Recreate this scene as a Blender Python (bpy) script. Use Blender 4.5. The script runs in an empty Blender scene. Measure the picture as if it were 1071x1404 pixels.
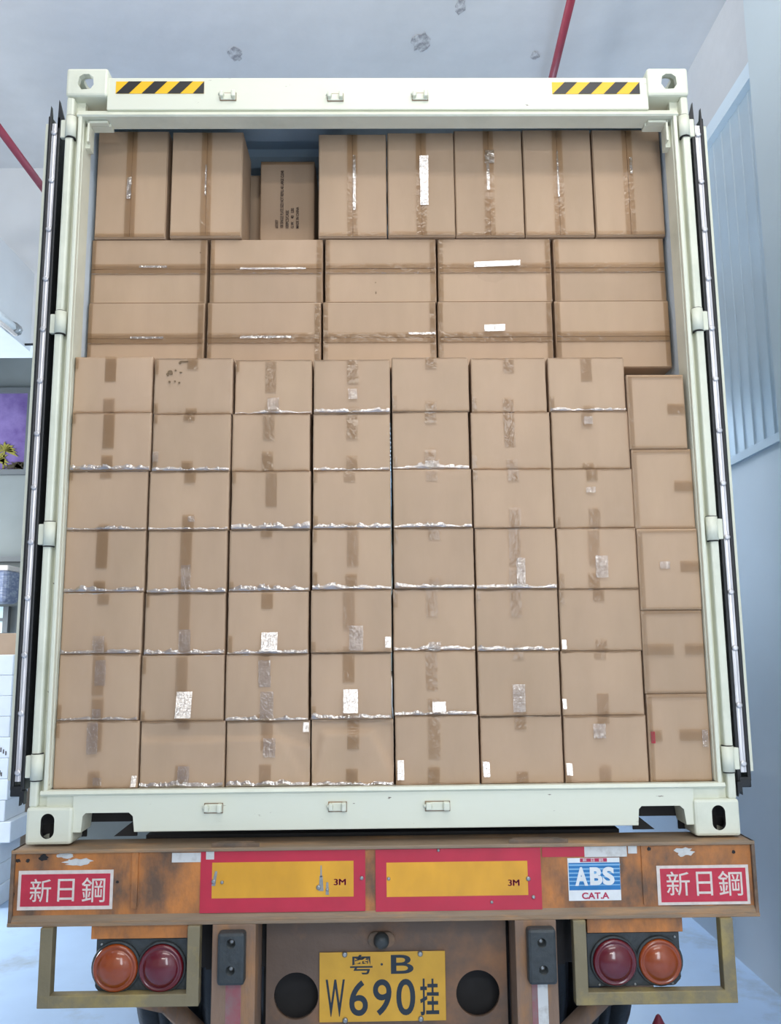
import bpy, bmesh, math, random
from mathutils import Vector, Matrix, noise
random.seed(7)
S = bpy.context.scene
C = S.collection
PI = math.pi

# ------------------------------------------------------------------ camera
ZB = 1.29                                   # underside of the container above the floor
CAM = Vector((-0.0121, -2.9988, 0.6646 + ZB))
FPX, PITCH, YAW, ROLL = 1150.0, 0.1545, -0.0139, -0.0099
F_ = Vector((-math.sin(YAW)*math.cos(PITCH), math.cos(YAW)*math.cos(PITCH), math.sin(PITCH)))
R0 = Vector((math.cos(YAW), math.sin(YAW), 0)); U0 = R0.cross(F_)
R_ = R0*math.cos(ROLL) + U0*math.sin(ROLL); U_ = -R0*math.sin(ROLL) + U0*math.cos(ROLL)
cd = bpy.data.cameras.new('camera'); cam = bpy.data.objects.new('camera', cd); C.objects.link(cam)
cd.sensor_fit = 'VERTICAL'; cd.sensor_height = 24.0; cd.lens = FPX*24.0/1404; cd.clip_end = 200
m = Matrix((R_, U_, -F_)).transposed().to_4x4(); m.translation = CAM; cam.matrix_world = m
S.camera = cam

# ------------------------------------------------------------------ world, lamps, exposure
w = bpy.data.worlds.new('daylight'); S.world = w; w.use_nodes = True
bg = w.node_tree.nodes['Background']; bg.inputs[0].default_value = (0.86, 0.93, 1.0, 1); bg.inputs[1].default_value = 0.48
def area(name, loc, target, sx, sy, power, col=(1, 1, 1)):
    l = bpy.data.lights.new(name, 'AREA'); l.shape = 'RECTANGLE'; l.size = sx; l.size_y = sy
    l.energy = power; l.color = col
    o = bpy.data.objects.new(name, l); C.objects.link(o); o.location = loc
    o.rotation_euler = (Vector(target)-Vector(loc)).to_track_quat('-Z', 'Y').to_euler(); return o
LAMP = Vector((-0.3, -6.2, 4.7))
area('hall_lamp', LAMP, (0, 0, 2.4), 1.9, 0.24, 54, (1, 0.95, 0.88))
area('ceiling_lamp', (0.5, -2.6, 5.7), (0.3, 0.3, 2.6), 3.0, 0.4, 43, (1, 0.97, 0.92))
area('loading_door_daylight', (0, -8.5, 2.6), (0, 0, 2.4), 6, 3.6, 22, (0.86, 0.93, 1.0))
area('side_bay_daylight', (-6.2, 3.4, 2.6), (-2.4, 3.0, 0.4), 3.5, 2.6, 430, (0.88, 0.95, 1.0))
area('ceiling_fill_light', (-0.2, -1.0, 4.75), (0.2, 0.6, 9), 4.5, 1.2, 122, (1.0, 0.94, 0.88))  # added upward fill that brightens the ceiling, not a known lamp
area('right_wall_fill_light', (0.9, -4.6, 2.8), (2.6, 1.5, 1.6), 1.0, 3.0, 85, (0.86, 0.93, 1.0))  # unseen fill light added to brighten the right wall
area('yard_daylight', (1.6, 9.0, 3.6), (1.9, 2, 0.2), 2.5, 3, 850, (0.66, 0.82, 1.0))
vs = S.view_settings
vs.view_transform = 'Standard'; vs.look = 'None'; vs.exposure = 0.0; vs.gamma = 1; vs.use_curve_mapping = False

# ------------------------------------------------------------------ helpers
def ray(px, py): return (F_ + R_*((px-535.5)/FPX) - U_*((py-702)/FPX))
def at(px, py, Y): d = ray(px, py); return CAM + d*((Y-CAM.y)/d.y)
def rect(x0, y0, x1, y1, Y):
    """photo rectangle -> (xmin, xmax, zmin, zmax) on the vertical plane Y"""
    ym = (y0+y1)/2; xm = (x0+x1)/2
    return at(x0, ym, Y).x, at(x1, ym, Y).x, at(xm, y1, Y).z, at(xm, y0, Y).z

def mat(name, col, rough=0.5, metal=0.0, noise_amt=0.0, nscale=8.0, bump=0.0, bscale=60.0, col2=None, lo=0.4, hi=0.6, coat=0.0, stretch=None, spec=None, objrand=0.0):
    m = bpy.data.materials.new(name); m.use_nodes = True; nt = m.node_tree; N = nt.nodes; L = nt.links
    b = N['Principled BSDF']; b.inputs['Base Color'].default_value = (*col, 1); b.inputs['Roughness'].default_value = rough
    b.inputs['Metallic'].default_value = metal; b.inputs['Coat Weight'].default_value = coat
    if spec is not None: b.inputs['Specular IOR Level'].default_value = spec
    tc = N.new('ShaderNodeTexCoord'); mp = N.new('ShaderNodeMapping'); L.new(tc.outputs['Object'], mp.inputs[0])
    if stretch: mp.inputs['Scale'].default_value = stretch
    src = None
    if col2 is not None:
        n = N.new('ShaderNodeTexNoise'); n.inputs['Scale'].default_value = nscale; n.inputs['Detail'].default_value = 8; n.inputs['Roughness'].default_value = 0.65
        L.new(mp.outputs[0], n.inputs[0]); r = N.new('ShaderNodeMapRange'); r.inputs[1].default_value = lo; r.inputs[2].default_value = hi
        L.new(n.outputs[0], r.inputs[0]); x = N.new('ShaderNodeMix'); x.data_type = 'RGBA'
        x.inputs[6].default_value = (*col, 1); x.inputs[7].default_value = (*col2, 1); L.new(r.outputs[0], x.inputs[0]); src = x.outputs[2]
    if noise_amt or objrand:
        h = N.new('ShaderNodeHueSaturation'); n = N.new('ShaderNodeTexNoise'); n.inputs['Scale'].default_value = nscale*1.7+0.3; n.inputs['Detail'].default_value = 6
        L.new(mp.outputs[0], n.inputs[0]); r = N.new('ShaderNodeMapRange'); r.inputs[1].default_value = 0.25; r.inputs[2].default_value = 0.75
        r.inputs[3].default_value = 1-noise_amt; r.inputs[4].default_value = 1+noise_amt; L.new(n.outputs[0], r.inputs[0])
        v = r.outputs[0]
        if objrand:
            oi = N.new('ShaderNodeObjectInfo'); r2 = N.new('ShaderNodeMapRange'); r2.inputs[3].default_value = 1-objrand; r2.inputs[4].default_value = 1+objrand
            L.new(oi.outputs['Random'], r2.inputs[0]); mu = N.new('ShaderNodeMath'); mu.operation = 'MULTIPLY'; L.new(v, mu.inputs[0]); L.new(r2.outputs[0], mu.inputs[1]); v = mu.outputs[0]
        L.new(v, h.inputs['Value'])
        if src: L.new(src, h.inputs['Color'])
        else: h.inputs['Color'].default_value = (*col, 1)
        src = h.outputs[0]
    if src: L.new(src, b.inputs['Base Color'])
    if bump:
        n = N.new('ShaderNodeTexNoise'); n.inputs['Scale'].default_value = bscale; n.inputs['Detail'].default_value = 4; L.new(mp.outputs[0], n.inputs[0])
        u = N.new('ShaderNodeBump'); u.inputs['Strength'].default_value = bump; u.inputs['Distance'].default_value = 0.01
        L.new(n.outputs[0], u.inputs['Height']); L.new(u.outputs[0], b.inputs['Normal'])
    return m

def tape_mat(name, tint, gloss_rough, wr_scale, wr, fres=0.09):
    m = bpy.data.materials.new(name); m.use_nodes = True; nt = m.node_tree; N = nt.nodes; L = nt.links
    N.remove(N['Principled BSDF']); out = N['Material Output']
    tr = N.new('ShaderNodeBsdfTransparent'); tr.inputs[0].default_value = (*tint, 1)
    gl = N.new('ShaderNodeBsdfGlossy'); gl.inputs['Roughness'].default_value = gloss_rough; gl.inputs[0].default_value = (1, 1, 1, 1)
    fr = N.new('ShaderNodeFresnel'); fr.inputs[0].default_value = 1.5
    ad = N.new('ShaderNodeMath'); ad.operation = 'ADD'; ad.inputs[1].default_value = fres; L.new(fr.outputs[0], ad.inputs[0])
    mx = N.new('ShaderNodeMixShader'); L.new(ad.outputs[0], mx.inputs[0]); L.new(tr.outputs[0], mx.inputs[1]); L.new(gl.outputs[0], mx.inputs[2])
    tc = N.new('ShaderNodeTexCoord'); n = N.new('ShaderNodeTexNoise'); n.inputs['Scale'].default_value = wr_scale; n.inputs['Detail'].default_value = 3; n.inputs['Distortion'].default_value = 1.2
    L.new(tc.outputs['Object'], n.inputs[0]); u = N.new('ShaderNodeBump'); u.inputs['Strength'].default_value = wr; u.inputs['Distance'].default_value = 0.004
    L.new(n.outputs[0], u.inputs['Height']); L.new(u.outputs[0], gl.inputs['Normal']); L.new(u.outputs[0], fr.inputs['Normal']); L.new(mx.outputs[0], out.inputs[0])
    return m

M = {}
M['cream'] = mat('cream_paint', (0.72, 0.73, 0.60), 0.38, noise_amt=0.05, nscale=4, col2=(0.60, 0.62, 0.50), lo=0.5, hi=0.75, bump=0.05, bscale=25)
M['cream_worn'] = mat('worn_cream_paint', (0.72, 0.73, 0.60), 0.4, col2=(0.16, 0.12, 0.09), nscale=26, lo=0.665, hi=0.69, bump=0.05, bscale=25, stretch=(0.5, 1, 1.6))
M['inner'] = mat('pale_blue_interior_paint', (0.66, 0.76, 0.84), 0.5, noise_amt=0.06, nscale=3)
M['roof'] = mat('blue_grey_roof_paint', (0.30, 0.40, 0.48), 0.5, noise_amt=0.08, nscale=3)
M['plywood'] = mat('container_plywood', (0.22, 0.14, 0.08), 0.7, noise_amt=0.2, nscale=6)
M['card'] = mat('cardboard', (0.47, 0.322, 0.212), 0.72, noise_amt=0.075, nscale=4, col2=(0.45, 0.312, 0.20), lo=0.35, hi=0.7, bump=0.12, bscale=18, objrand=0.05, stretch=(1, 1, 0.35))
M['card_shaded'] = mat('shaded_brown_cardboard', (0.36, 0.25, 0.17), 0.8, noise_amt=0.08, nscale=5)  # cardboard colour darkened to stand for shade
M['ink'] = mat('printing_ink', (0.075, 0.05, 0.04), 0.7)
M['stain'] = mat('glue_stain', (0.17, 0.105, 0.05), 0.5)
M['tape'] = tape_mat('clear_packing_tape', (0.90, 0.86, 0.79), 0.16, 26, 0.8, -0.012)
M['tape_wrinkle'] = tape_mat('wrinkled_packing_tape', (0.93, 0.91, 0.88), 0.12, 60, 1.0, 0.32)
M['tape_streak'] = tape_mat('streaky_packing_tape', (0.93, 0.90, 0.86), 0.08, 80, 1.0, 0.11)
M['tape_faint'] = tape_mat('faint_packing_tape', (0.955, 0.935, 0.90), 0.16, 26, 0.8, -0.02)
M['tape_shiny'] = tape_mat('shiny_packing_tape', (0.86, 0.84, 0.82), 0.24, 80, 0.45, 0.30)
M['rust'] = mat('rusty_orange_paint', (0.52, 0.19, 0.045), 0.5, col2=(0.13, 0.075, 0.045), nscale=3.6, lo=0.42, hi=0.64, noise_amt=0.16, bump=0.25, bscale=40, stretch=(1.6, 1, 0.9))
M['rust_dark'] = mat('dark_rusty_steel', (0.22, 0.13, 0.075), 0.65, col2=(0.10, 0.075, 0.055), nscale=5, noise_amt=0.2, bump=0.3, bscale=40, stretch=(1, 1, 1.4))
M['panel_brown'] = mat('sooty_brown_panel', (0.13, 0.085, 0.06), 0.6, col2=(0.27, 0.13, 0.06), nscale=3, lo=0.48, hi=0.68, noise_amt=0.15, bump=0.2, bscale=50)
M['rust_brown'] = mat('brown_rusted_post', (0.22, 0.14, 0.095), 0.65, col2=(0.36, 0.18, 0.075), nscale=6, lo=0.5, hi=0.68, noise_amt=0.15, bump=0.3, bscale=50, stretch=(1.5, 1, 0.4))
M['lip'] = mat('grimy_flange', (0.24, 0.17, 0.11), 0.6, col2=(0.42, 0.23, 0.10), nscale=9, lo=0.5, hi=0.7, noise_amt=0.15, bump=0.2, bscale=50, stretch=(0.35, 1, 3))
M['olive'] = mat('olive_yellow_painted_steel', (0.20, 0.165, 0.095), 0.55, col2=(0.36, 0.27, 0.09), nscale=5, lo=0.48, hi=0.66, noise_amt=0.12, bump=0.2, bscale=40)
M['black'] = mat('black_rubber', (0.012, 0.013, 0.015), 0.45, bump=0.2, bscale=40)
M['rubber'] = mat('grey_black_rubber', (0.035, 0.042, 0.045), 0.55, noise_amt=0.25, nscale=20, bump=0.3, bscale=60)
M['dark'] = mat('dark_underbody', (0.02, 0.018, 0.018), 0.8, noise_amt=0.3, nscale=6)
M['steel'] = mat('galvanised_retainer', (0.70, 0.68, 0.69), 0.38, 0.5, noise_amt=0.15, nscale=8, bump=0.3, bscale=20, stretch=(1, 1, 0.3))
M['bolt'] = mat('bolt_steel', (0.35, 0.36, 0.36), 0.4, 0.7, noise_amt=0.2, nscale=30)
M['red'] = mat('red_reflective_sheet', (0.50, 0.018, 0.045), 0.38, noise_amt=0.14, nscale=5, bump=0.06, bscale=12, coat=0.3)
M['sign_red'] = mat('red_sign_paint', (0.50, 0.028, 0.055), 0.4, noise_amt=0.1, nscale=20, col2=(0.22, 0.05, 0.04), lo=0.66, hi=0.74)
M['sign_white'] = mat('aged_white_sign_paint', (0.68, 0.60, 0.54), 0.5, noise_amt=0.1, nscale=30)
M['amber_sheet'] = mat('orange_yellow_reflective_sheet', (0.72, 0.345, 0.018), 0.38, noise_amt=0.16, nscale=5, bump=0.06, bscale=12, coat=0.3, stretch=(1, 1, 0.5))
M['white_tape'] = mat('white_reflective_tape', (0.62, 0.62, 0.60), 0.4, col2=(0.36, 0.33, 0.3), nscale=18, lo=0.5, hi=0.8)
M['sticker_white'] = mat('white_sticker', (0.72, 0.74, 0.74), 0.4, noise_amt=0.08, nscale=20)
M['sticker_blue'] = mat('blue_sticker', (0.02, 0.17, 0.42), 0.35, noise_amt=0.1, nscale=20)
M['sticker_light'] = mat('light_blue_stripe', (0.22, 0.45, 0.68), 0.35)
M['crimson'] = mat('crimson_letters', (0.42, 0.02, 0.07), 0.4)
M['plate'] = mat('yellow_number_plate', (0.62, 0.335, 0.03), 0.42, noise_amt=0.08, nscale=10, col2=(0.6, 0.3, 0.04), lo=0.6, hi=0.75)
M['plate_ink'] = mat('number_plate_black', (0.012, 0.022, 0.035), 0.4)
M['hazard_y'] = mat('hazard_yellow', (0.86, 0.50, 0.01), 0.4)
M['hazard_k'] = mat('hazard_black', (0.012, 0.012, 0.012), 0.4)
M['lens_amber'] = mat('amber_lamp_lens', (0.27, 0.045, 0.004), 0.25, coat=0.6, noise_amt=0.1, nscale=12)
M['lens_red'] = mat('red_lamp_lens', (0.11, 0.003, 0.010), 0.25, coat=0.7)
M['concrete'] = mat('concrete_ceiling', (0.60, 0.61, 0.63), 0.85, col2=(0.50, 0.515, 0.54), nscale=0.9, lo=0.35, hi=0.7, noise_amt=0.08, bump=0.2, bscale=12)
M['spot'] = mat('ceiling_damp_mark', (0.26, 0.26, 0.28), 0.9, col2=(0.55, 0.56, 0.58), nscale=22, lo=0.42, hi=0.6)
M['plaster'] = mat('white_plaster', (0.68, 0.70, 0.72), 0.8, noise_amt=0.05, nscale=1.5)
M['greywall'] = mat('grey_wall', (0.22, 0.24, 0.235), 0.85, noise_amt=0.1, nscale=1.2)
M['bluewall'] = mat('pale_blue_wall_panel', (0.74, 0.79, 0.83), 0.5, noise_amt=0.04, nscale=0.8)
M['bluewall2'] = mat('pale_blue_pillar', (0.47, 0.54, 0.58), 0.6, noise_amt=0.03, nscale=0.8)
M['metalpanel'] = mat('ribbed_grey_blue_panel', (0.50, 0.59, 0.65), 0.28, 0.25, noise_amt=0.06, nscale=2)
M['trim'] = mat('pale_trim', (0.62, 0.72, 0.80), 0.5)
M['floor'] = mat('painted_floor', (0.43, 0.56, 0.76), 0.45, noise_amt=0.07, nscale=1.6, col2=(0.30, 0.34, 0.38), lo=0.56, hi=0.74, bump=0.1, bscale=6)
M['pipe'] = mat('red_pipe_paint', (0.27, 0.035, 0.06), 0.5, noise_amt=0.1, nscale=10)
M['whitebox'] = mat('white_carton', (0.80, 0.81, 0.83), 0.6, noise_amt=0.04, nscale=6, objrand=0.05)
M['purple'] = mat('purple_poster_sky', (0.12, 0.07, 0.24), 0.4, col2=(0.36, 0.27, 0.55), nscale=0.8, lo=0.4, hi=0.62)
M['palm'] = mat('palm_olive', (0.25, 0.22, 0.03), 0.5, noise_amt=0.4, nscale=30)
M['palm_dark'] = mat('palm_dark', (0.06, 0.045, 0.02), 0.5, noise_amt=0.4, nscale=30)
M['greyframe'] = mat('grey_frame', (0.13, 0.14, 0.145), 0.6)
M['bluefabric'] = mat('grey_blue_wrapped_goods', (0.17, 0.20, 0.30), 0.5, col2=(0.45, 0.48, 0.55), nscale=14, lo=0.45, hi=0.7, stretch=(1, 1, 3))
M['windowglow'] = mat('bright_pane', (0.75, 0.9, 0.9), 0.2)

class MB:
    def __init__(s): s.bm = bmesh.new(); s.mats = []; s.cur = 0
    def m(s, name):
        if name not in s.mats: s.mats.append(name)
        s.cur = s.mats.index(name); return s
    def _fin(s, faces, smooth=False):
        for f in faces: f.material_index = s.cur; f.smooth = smooth
    def box(s, x0, x1, y0, y1, z0, z1, bev=0.0, rot=None):
        t = bmesh.new(); bmesh.ops.create_cube(t, size=1)
        for v in t.verts: v.co = Vector(((x0+x1)/2+v.co.x*(x1-x0), (y0+y1)/2+v.co.y*(y1-y0), (z0+z1)/2+v.co.z*(z1-z0)))
        if bev: bmesh.ops.bevel(t, geom=t.edges[:], offset=bev, segments=2, affect='EDGES', profile=0.5)
        return s.add(t, rot)
    def add(s, t, rot=None, smooth=False):
        if rot is not None: bmesh.ops.transform(t, matrix=rot, verts=t.verts)
        mp = {v: s.bm.verts.new(v.co) for v in t.verts}
        for f in t.faces:
            try: g = s.bm.faces.new([mp[v] for v in f.verts])
            except ValueError: continue
            g.material_index = s.cur; g.smooth = smooth or f.smooth
        t.free(); return s
    def prism(s, pts, axis, a, b, bev=0):
        """polygon pts in the two other axes, extruded along axis from a to b"""
        t = bmesh.new()
        def P(p, q):
            return {'x': (q, p[0], p[1]), 'y': (p[0], q, p[1]), 'z': (p[0], p[1], q)}[axis]
        va = [t.verts.new(P(p, a)) for p in pts]; vb = [t.verts.new(P(p, b)) for p in pts]
        t.faces.new(va); t.faces.new(vb[::-1]); n = len(pts)
        for i in range(n): t.faces.new((va[i], vb[i], vb[(i+1) % n], va[(i+1) % n]))
        bmesh.ops.recalc_face_normals(t, faces=t.faces)
        if bev: bmesh.ops.bevel(t, geom=t.edges[:], offset=bev, segments=2, affect='EDGES')
        return s.add(t)
    def cyl(s, p0, p1, r, n=16, r2=None):
        p0 = Vector(p0); p1 = Vector(p1); d = p1-p0; t = bmesh.new()
        bmesh.ops.create_cone(t, cap_ends=True, segments=n, radius1=r, radius2=r if r2 is None else r2, depth=d.length)
        for f in t.faces: f.smooth = len(f.verts) == 4
        rot = Matrix.Translation((p0+p1)/2) @ d.to_track_quat('Z', 'Y').to_matrix().to_4x4()
        return s.add(t, rot)
    def lathe(s, prof, c, axis='y', n=32):
        """prof: (radius, along) list, revolved about axis through c"""
        t = bmesh.new(); rings = []
        for r, h in prof:
            ring = []
            for i in range(n):
                a = 2*PI*i/n; u, v = r*math.cos(a), r*math.sin(a)
                ring.append(t.verts.new({'y': (c[0]+u, c[1]+h, c[2]+v), 'x': (c[0]+h, c[1]+u, c[2]+v), 'z': (c[0]+u, c[1]+v, c[2]+h)}[axis]))
            rings.append(ring)
        for a, b in zip(rings, rings[1:]):
            for i in range(n): f = t.faces.new((a[i], b[i], b[(i+1) % n], a[(i+1) % n])); f.smooth = True
        for rg in (rings[0], rings[-1]):
            t.faces.new(rg)
        bmesh.ops.recalc_face_normals(t, faces=t.faces); return s.add(t)
    def tube(s, pts, r, n=8):
        for a, b in zip(pts, pts[1:]): s.cyl(a, b, r, n)
        return s
    def build(s, name, parent=None, label=None, smooth=False):
        me = bpy.data.meshes.new(name); s.bm.normal_update(); s.bm.to_mesh(me); s.bm.free()
        for n in s.mats: me.materials.append(M[n])
        o = bpy.data.objects.new(name, me); C.objects.link(o)
        if parent: o.parent = parent
        else:                                            # origin at the thing's own middle
            cs = [v.co for v in me.vertices]
            c = Vector([(min(v[i] for v in cs)+max(v[i] for v in cs))/2 for i in range(3)])
            me.transform(Matrix.Translation(-c)); o.location = c
        if label: o['label'] = label
        return o
def empty(name, label, cat, group=None):
    o = bpy.data.objects.new(name, None); C.objects.link(o); o.empty_display_size = 0.1
    return tag(o, label, cat, group)
def tag(o, label, cat, group=None, kind=None):
    o['label'] = label; o['category'] = cat
    if group: o['group'] = group
    if kind: o['kind'] = kind
    return o
def struct(o): o['kind'] = 'structure'; return o
def set_parent_loc(root, loc):
    """put the Empty at the thing's base, children keep their place"""
    root.location = loc
    for ch in root.children: ch.matrix_parent_inverse = Matrix.Translation(-Vector(loc))
def stadium(cx, cz, w, h, n=8):
    r = min(w, h)/2; pts = []
    dx, dz = w/2-r, h/2-r
    for k, (sx, sz) in enumerate(((1, 1), (-1, 1), (-1, -1), (1, -1))):
        for i in range(n+1):
            a = k*PI/2 + i*PI/2/n; pts.append((cx+sx*dx+r*math.cos(a), cz+sz*dz+r*math.sin(a)))
    out = []
    for p in pts:
        if not out or (abs(p[0]-out[-1][0])+abs(p[1]-out[-1][1])) > 1e-5: out.append(p)
    if abs(out[0][0]-out[-1][0])+abs(out[0][1]-out[-1][1]) < 1e-5: out.pop()
    return out
def cut(o, cutters):
    """subtract cutter MBs from o and bake the result"""
    tmp = []
    for c in cutters:
        me = bpy.data.meshes.new('cutter'); bmesh.ops.recalc_face_normals(c.bm, faces=c.bm.faces); c.bm.to_mesh(me); c.bm.free()
        k = bpy.data.objects.new('cutter', me); C.objects.link(k); tmp.append(k)
        if not o.parent: k.location = (0, 0, 0)
        md = o.modifiers.new('b', 'BOOLEAN'); md.operation = 'DIFFERENCE'; md.object = k; md.solver = 'EXACT'
    bpy.context.view_layer.update()
    dg = bpy.context.evaluated_depsgraph_get()
    me = bpy.data.meshes.new_from_object(o.evaluated_get(dg)); o.modifiers.clear(); me.name = o.name; o.data = me
    for k in tmp: bpy.data.objects.remove(k, do_unlink=True)
    return o
def text_mesh(body, thick=0.0):
    c = bpy.data.curves.new('t', 'FONT'); c.body = body; c.size = 1; c.offset = thick; c.resolution_u = 6
    o = bpy.data.objects.new('t', c); C.objects.link(o); bpy.context.view_layer.update()
    me = bpy.data.meshes.new_from_object(o.evaluated_get(bpy.context.evaluated_depsgraph_get()))
    bpy.data.objects.remove(o, do_unlink=True); return me
def letters(name, items, Y, material, parent, ext=0.0006, bold=0.0, vertical=False):
    """items: (text, x0, x1, z0, z1) each fitted into its rectangle on plane Y facing the camera side"""
    bm = bmesh.new()
    for body, x0, x1, z0, z1 in items:
        me = text_mesh(body, bold); vs_ = [v.co for v in me.vertices]
        a0, a1 = min(v.x for v in vs_), max(v.x for v in vs_); b0, b1 = min(v.y for v in vs_), max(v.y for v in vs_)
        t = bmesh.new(); t.from_mesh(me); bpy.data.meshes.remove(me)
        for v in t.verts:
            u = (v.co.x-a0)/(a1-a0); q = (v.co.y-b0)/(b1-b0)
            if vertical: v.co = Vector((x0+(1-q)*(x1-x0), Y, z0+u*(z1-z0)))
            else: v.co = Vector((x0+u*(x1-x0), Y, z0+q*(z1-z0)))
        g = bmesh.ops.extrude_face_region(t, geom=t.faces[:])
        for e in g['geom']:
            if isinstance(e, bmesh.types.BMVert): e.co.y -= ext
        bmesh.ops.recalc_face_normals(t, faces=t.faces)
        mp = {v: bm.verts.new(v.co) for v in t.verts}
        for f in t.faces: bm.faces.new([mp[v] for v in f.verts])
        t.free()
    me = bpy.data.meshes.new(name); bm.to_mesh(me); bm.free(); me.materials.append(M[material])
    o = bpy.data.objects.new(name, me); C.objects.link(o); o.parent = parent; return o

# ================================================================== SETTING
CEIL = 5.95; WX = 2.19
o = struct(MB().m('floor').box(-9, WX+0.3, -8.5, 14, -0.15, 0).build('floor'))
o = struct(MB().m('concrete').box(-9, WX+0.3, -8.5, 5.6, CEIL, CEIL+0.2).build('ceiling'))
# right wall: lower sheet wall, ribbed panel above, concrete band, pillar
mb = MB().m('bluewall').box(WX, WX+0.25, -8.5, 14, 0, 3.06)
mb.m('concrete').box(WX+0.02, WX+0.25, -8.5, 14, 3.06, CEIL)
struct(mb.build('wall_right'))
mb = MB().m('metalpanel')
zt = 5.18
for i in range(56):
    y0 = -1.2+i*0.13
    mb.prism([(WX+0.018, y0), (WX+0.013, y0+0.010), (WX+0.018, y0+0.020), (WX+0.018, y0+0.13), (WX+0.03, y0+0.13), (WX+0.03, y0)], 'z', 3.06, zt)
struct(mb.build('window_1'))
struct(MB().m('trim').box(WX-0.03, WX+0.02, -1.2, 6, zt, zt+0.10).box(WX-0.02, WX+0.02, -1.2, 6, 3.02, 3.07).build('trim_1'))
p0 = at(1026, 110, 0)                      # pillar edge: solve its Y on the wall plane
d = ray(1048, 350); YP = CAM.y + d.y*((WX-0.1-CAM.x)/d.x)
struct(MB().m('bluewall2').box(WX-0.10, WX+0.1, YP-1.1, YP, 0, CEIL).build('wall_pillar'))
# left: white cross beam and lintel, grey wall with frame
YB = 3.6
struct(MB().m('plaster').box(-9, -1.6, YB, YB+0.35, 4.40, CEIL).build('wall_beam'))
struct(MB().m('plaster').box(-3.5, -2.85, 0.4, YB, 4.33, 5.0).build('trim_2'))
struct(MB().m('greywall').box(-9, -2.1, 5.4, 5.6, 0, CEIL).build('wall_back'))
struct(MB().m('plaster').box(-9, -8.8, -8.5, 5.6, 0, CEIL).build('wall_left'))
# damp marks on the ceiling
def ceil_at(px, py): dd = ray(px, py); return CAM + dd*((CEIL-CAM.z)/dd.z)
for (px, py, r) in ((577, 58, 0.07), (323, 74, 0.05), (630, 9, 0.04), (734, 76, 0.03)):
    c = ceil_at(px, py); mb = MB().m('spot')
    pts = [(c.x+r*random.uniform(0.6, 1.2)*math.cos(a*PI/8), c.y+1.5*r*random.uniform(0.6, 1.2)*math.sin(a*PI/8)) for a in range(16)]
    mb.prism(pts, 'z', CEIL-0.004, CEIL+0.01); o = mb.build('ceiling_patch'); struct(o); o.name = 'trim_mark'
# pipes
def pipe(px1, py1, px2, py2, z, label):
    d1 = ray(px1, py1); a = CAM+d1*((z-CAM.z)/d1.z); d2 = ray(px2, py2); b = CAM+d2*((z-CAM.z)/d2.z)
    k = (b-a); a2 = a-k*1.2; b2 = a+k.normalized()*(YB-a.y)/k.normalized().y
    root = empty('sprinkler_pipe', label, 'pipe', 'red pipes under the ceiling')
    MB().m('pipe').cyl(a2, b2, 0.026, 16).build('pipe_run', root)
    mb = MB().m('pipe')
    for q in (0.25, 0.8):
        c = a2.lerp(b2, q); mb.cyl(c, (c.x, c.y, CEIL), 0.008, 8); mb.cyl(c-k.normalized()*0.02, c+k.normalized()*0.02, 0.034, 16)
    mb.build('hanger', root); set_parent_loc(root, a2)
pipe(783, 0, 757, 108, CEIL-0.18, 'dark red pipe crossing the ceiling above the right half of the container')
pipe(0, 178, 62, 262, CEIL-0.75, 'dark red pipe running down to the left container door')

# ---- left background things
LY = YB
# lamp fixture under the lintel
a = at(-30, 410, 2.6); b = at(22, 452, 3.2)
root = empty('batten_lamp', 'slim batten lamp mounted on the white beam at the left edge', 'lamp')
dv = (b-a).normalized()
MB().m('sticker_white').cyl(a, b, 0.035, 6).build('housing', root)
MB().m('sign_white').cyl(a+Vector((0.0, 0, -0.04)), b+Vector((0, 0, -0.04)), 0.015, 10).build('tube', root)
MB().m('bolt').cyl(b-dv*0.06, b+dv*0.02, 0.045, 8).build('end_cap', root); set_parent_loc(root, a)
pts = [at(x, y, 3.5) for x, y in ((-30, 455), (0, 462), (10, 467), (20, 471), (30, 472.5), (52, 472))]
o = MB().m('black').tube(pts, 0.010).build('cable'); tag(o, 'black cable sagging under the white beam at the left edge', 'cable')
# poster
x0, x1, z0, z1 = rect(-60, 540, 38, 645, 5.38)
root = empty('poster', 'purple poster with palm trees high on the grey wall', 'poster')
MB().m('purple').box(x0, x1, 5.375, 5.39, z0, z1).build('print', root)
mb = MB().m('palm')
for (px, py, s, mn) in ((6, 618, 0.16, 'palm'), (-4, 632, 0.13, 'palm'), (20, 640, 0.10, 'palm_dark'), (30, 640, 0.09, 'palm_dark')):
    mb.m(mn); c = at(px, py, 5.37)
    for k in range(11):
        a_ = -0.3+k*(PI+0.6)/10; L_ = s*random.uniform(0.8, 1.3); tip = (c.x+L_*math.cos(a_), c.z+L_*0.8*math.sin(a_)-0.03)
        nn = (-math.sin(a_)*0.014, math.cos(a_)*0.014)
        mb.prism([(c.x, c.z), ((c.x+tip[0])/2+nn[0], (c.z+tip[1])/2+nn[1]+0.02), tip, ((c.x+tip[0])/2-nn[0], (c.z+tip[1])/2-nn[1]+0.01)], 'y', 5.366, 5.372)
    mb.box(c.x-0.008, c.x+0.008, 5.366, 5.372, max(z0, c.z-0.2), c.z)
mb.build('palm_print', root)
mb = MB().m('greyframe'); mb.box(x0, x1+0.05, 5.33, 5.39, z1, z1+0.05); mb.box(x0, x1+0.05, 5.33, 5.39, z0-0.05, z0); mb.box(x1, x1+0.05, 5.33, 5.39, z0, z1)
mb.build('frame', root); set_parent_loc(root, ((x0+x1)/2, 5.38, z0))
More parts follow.
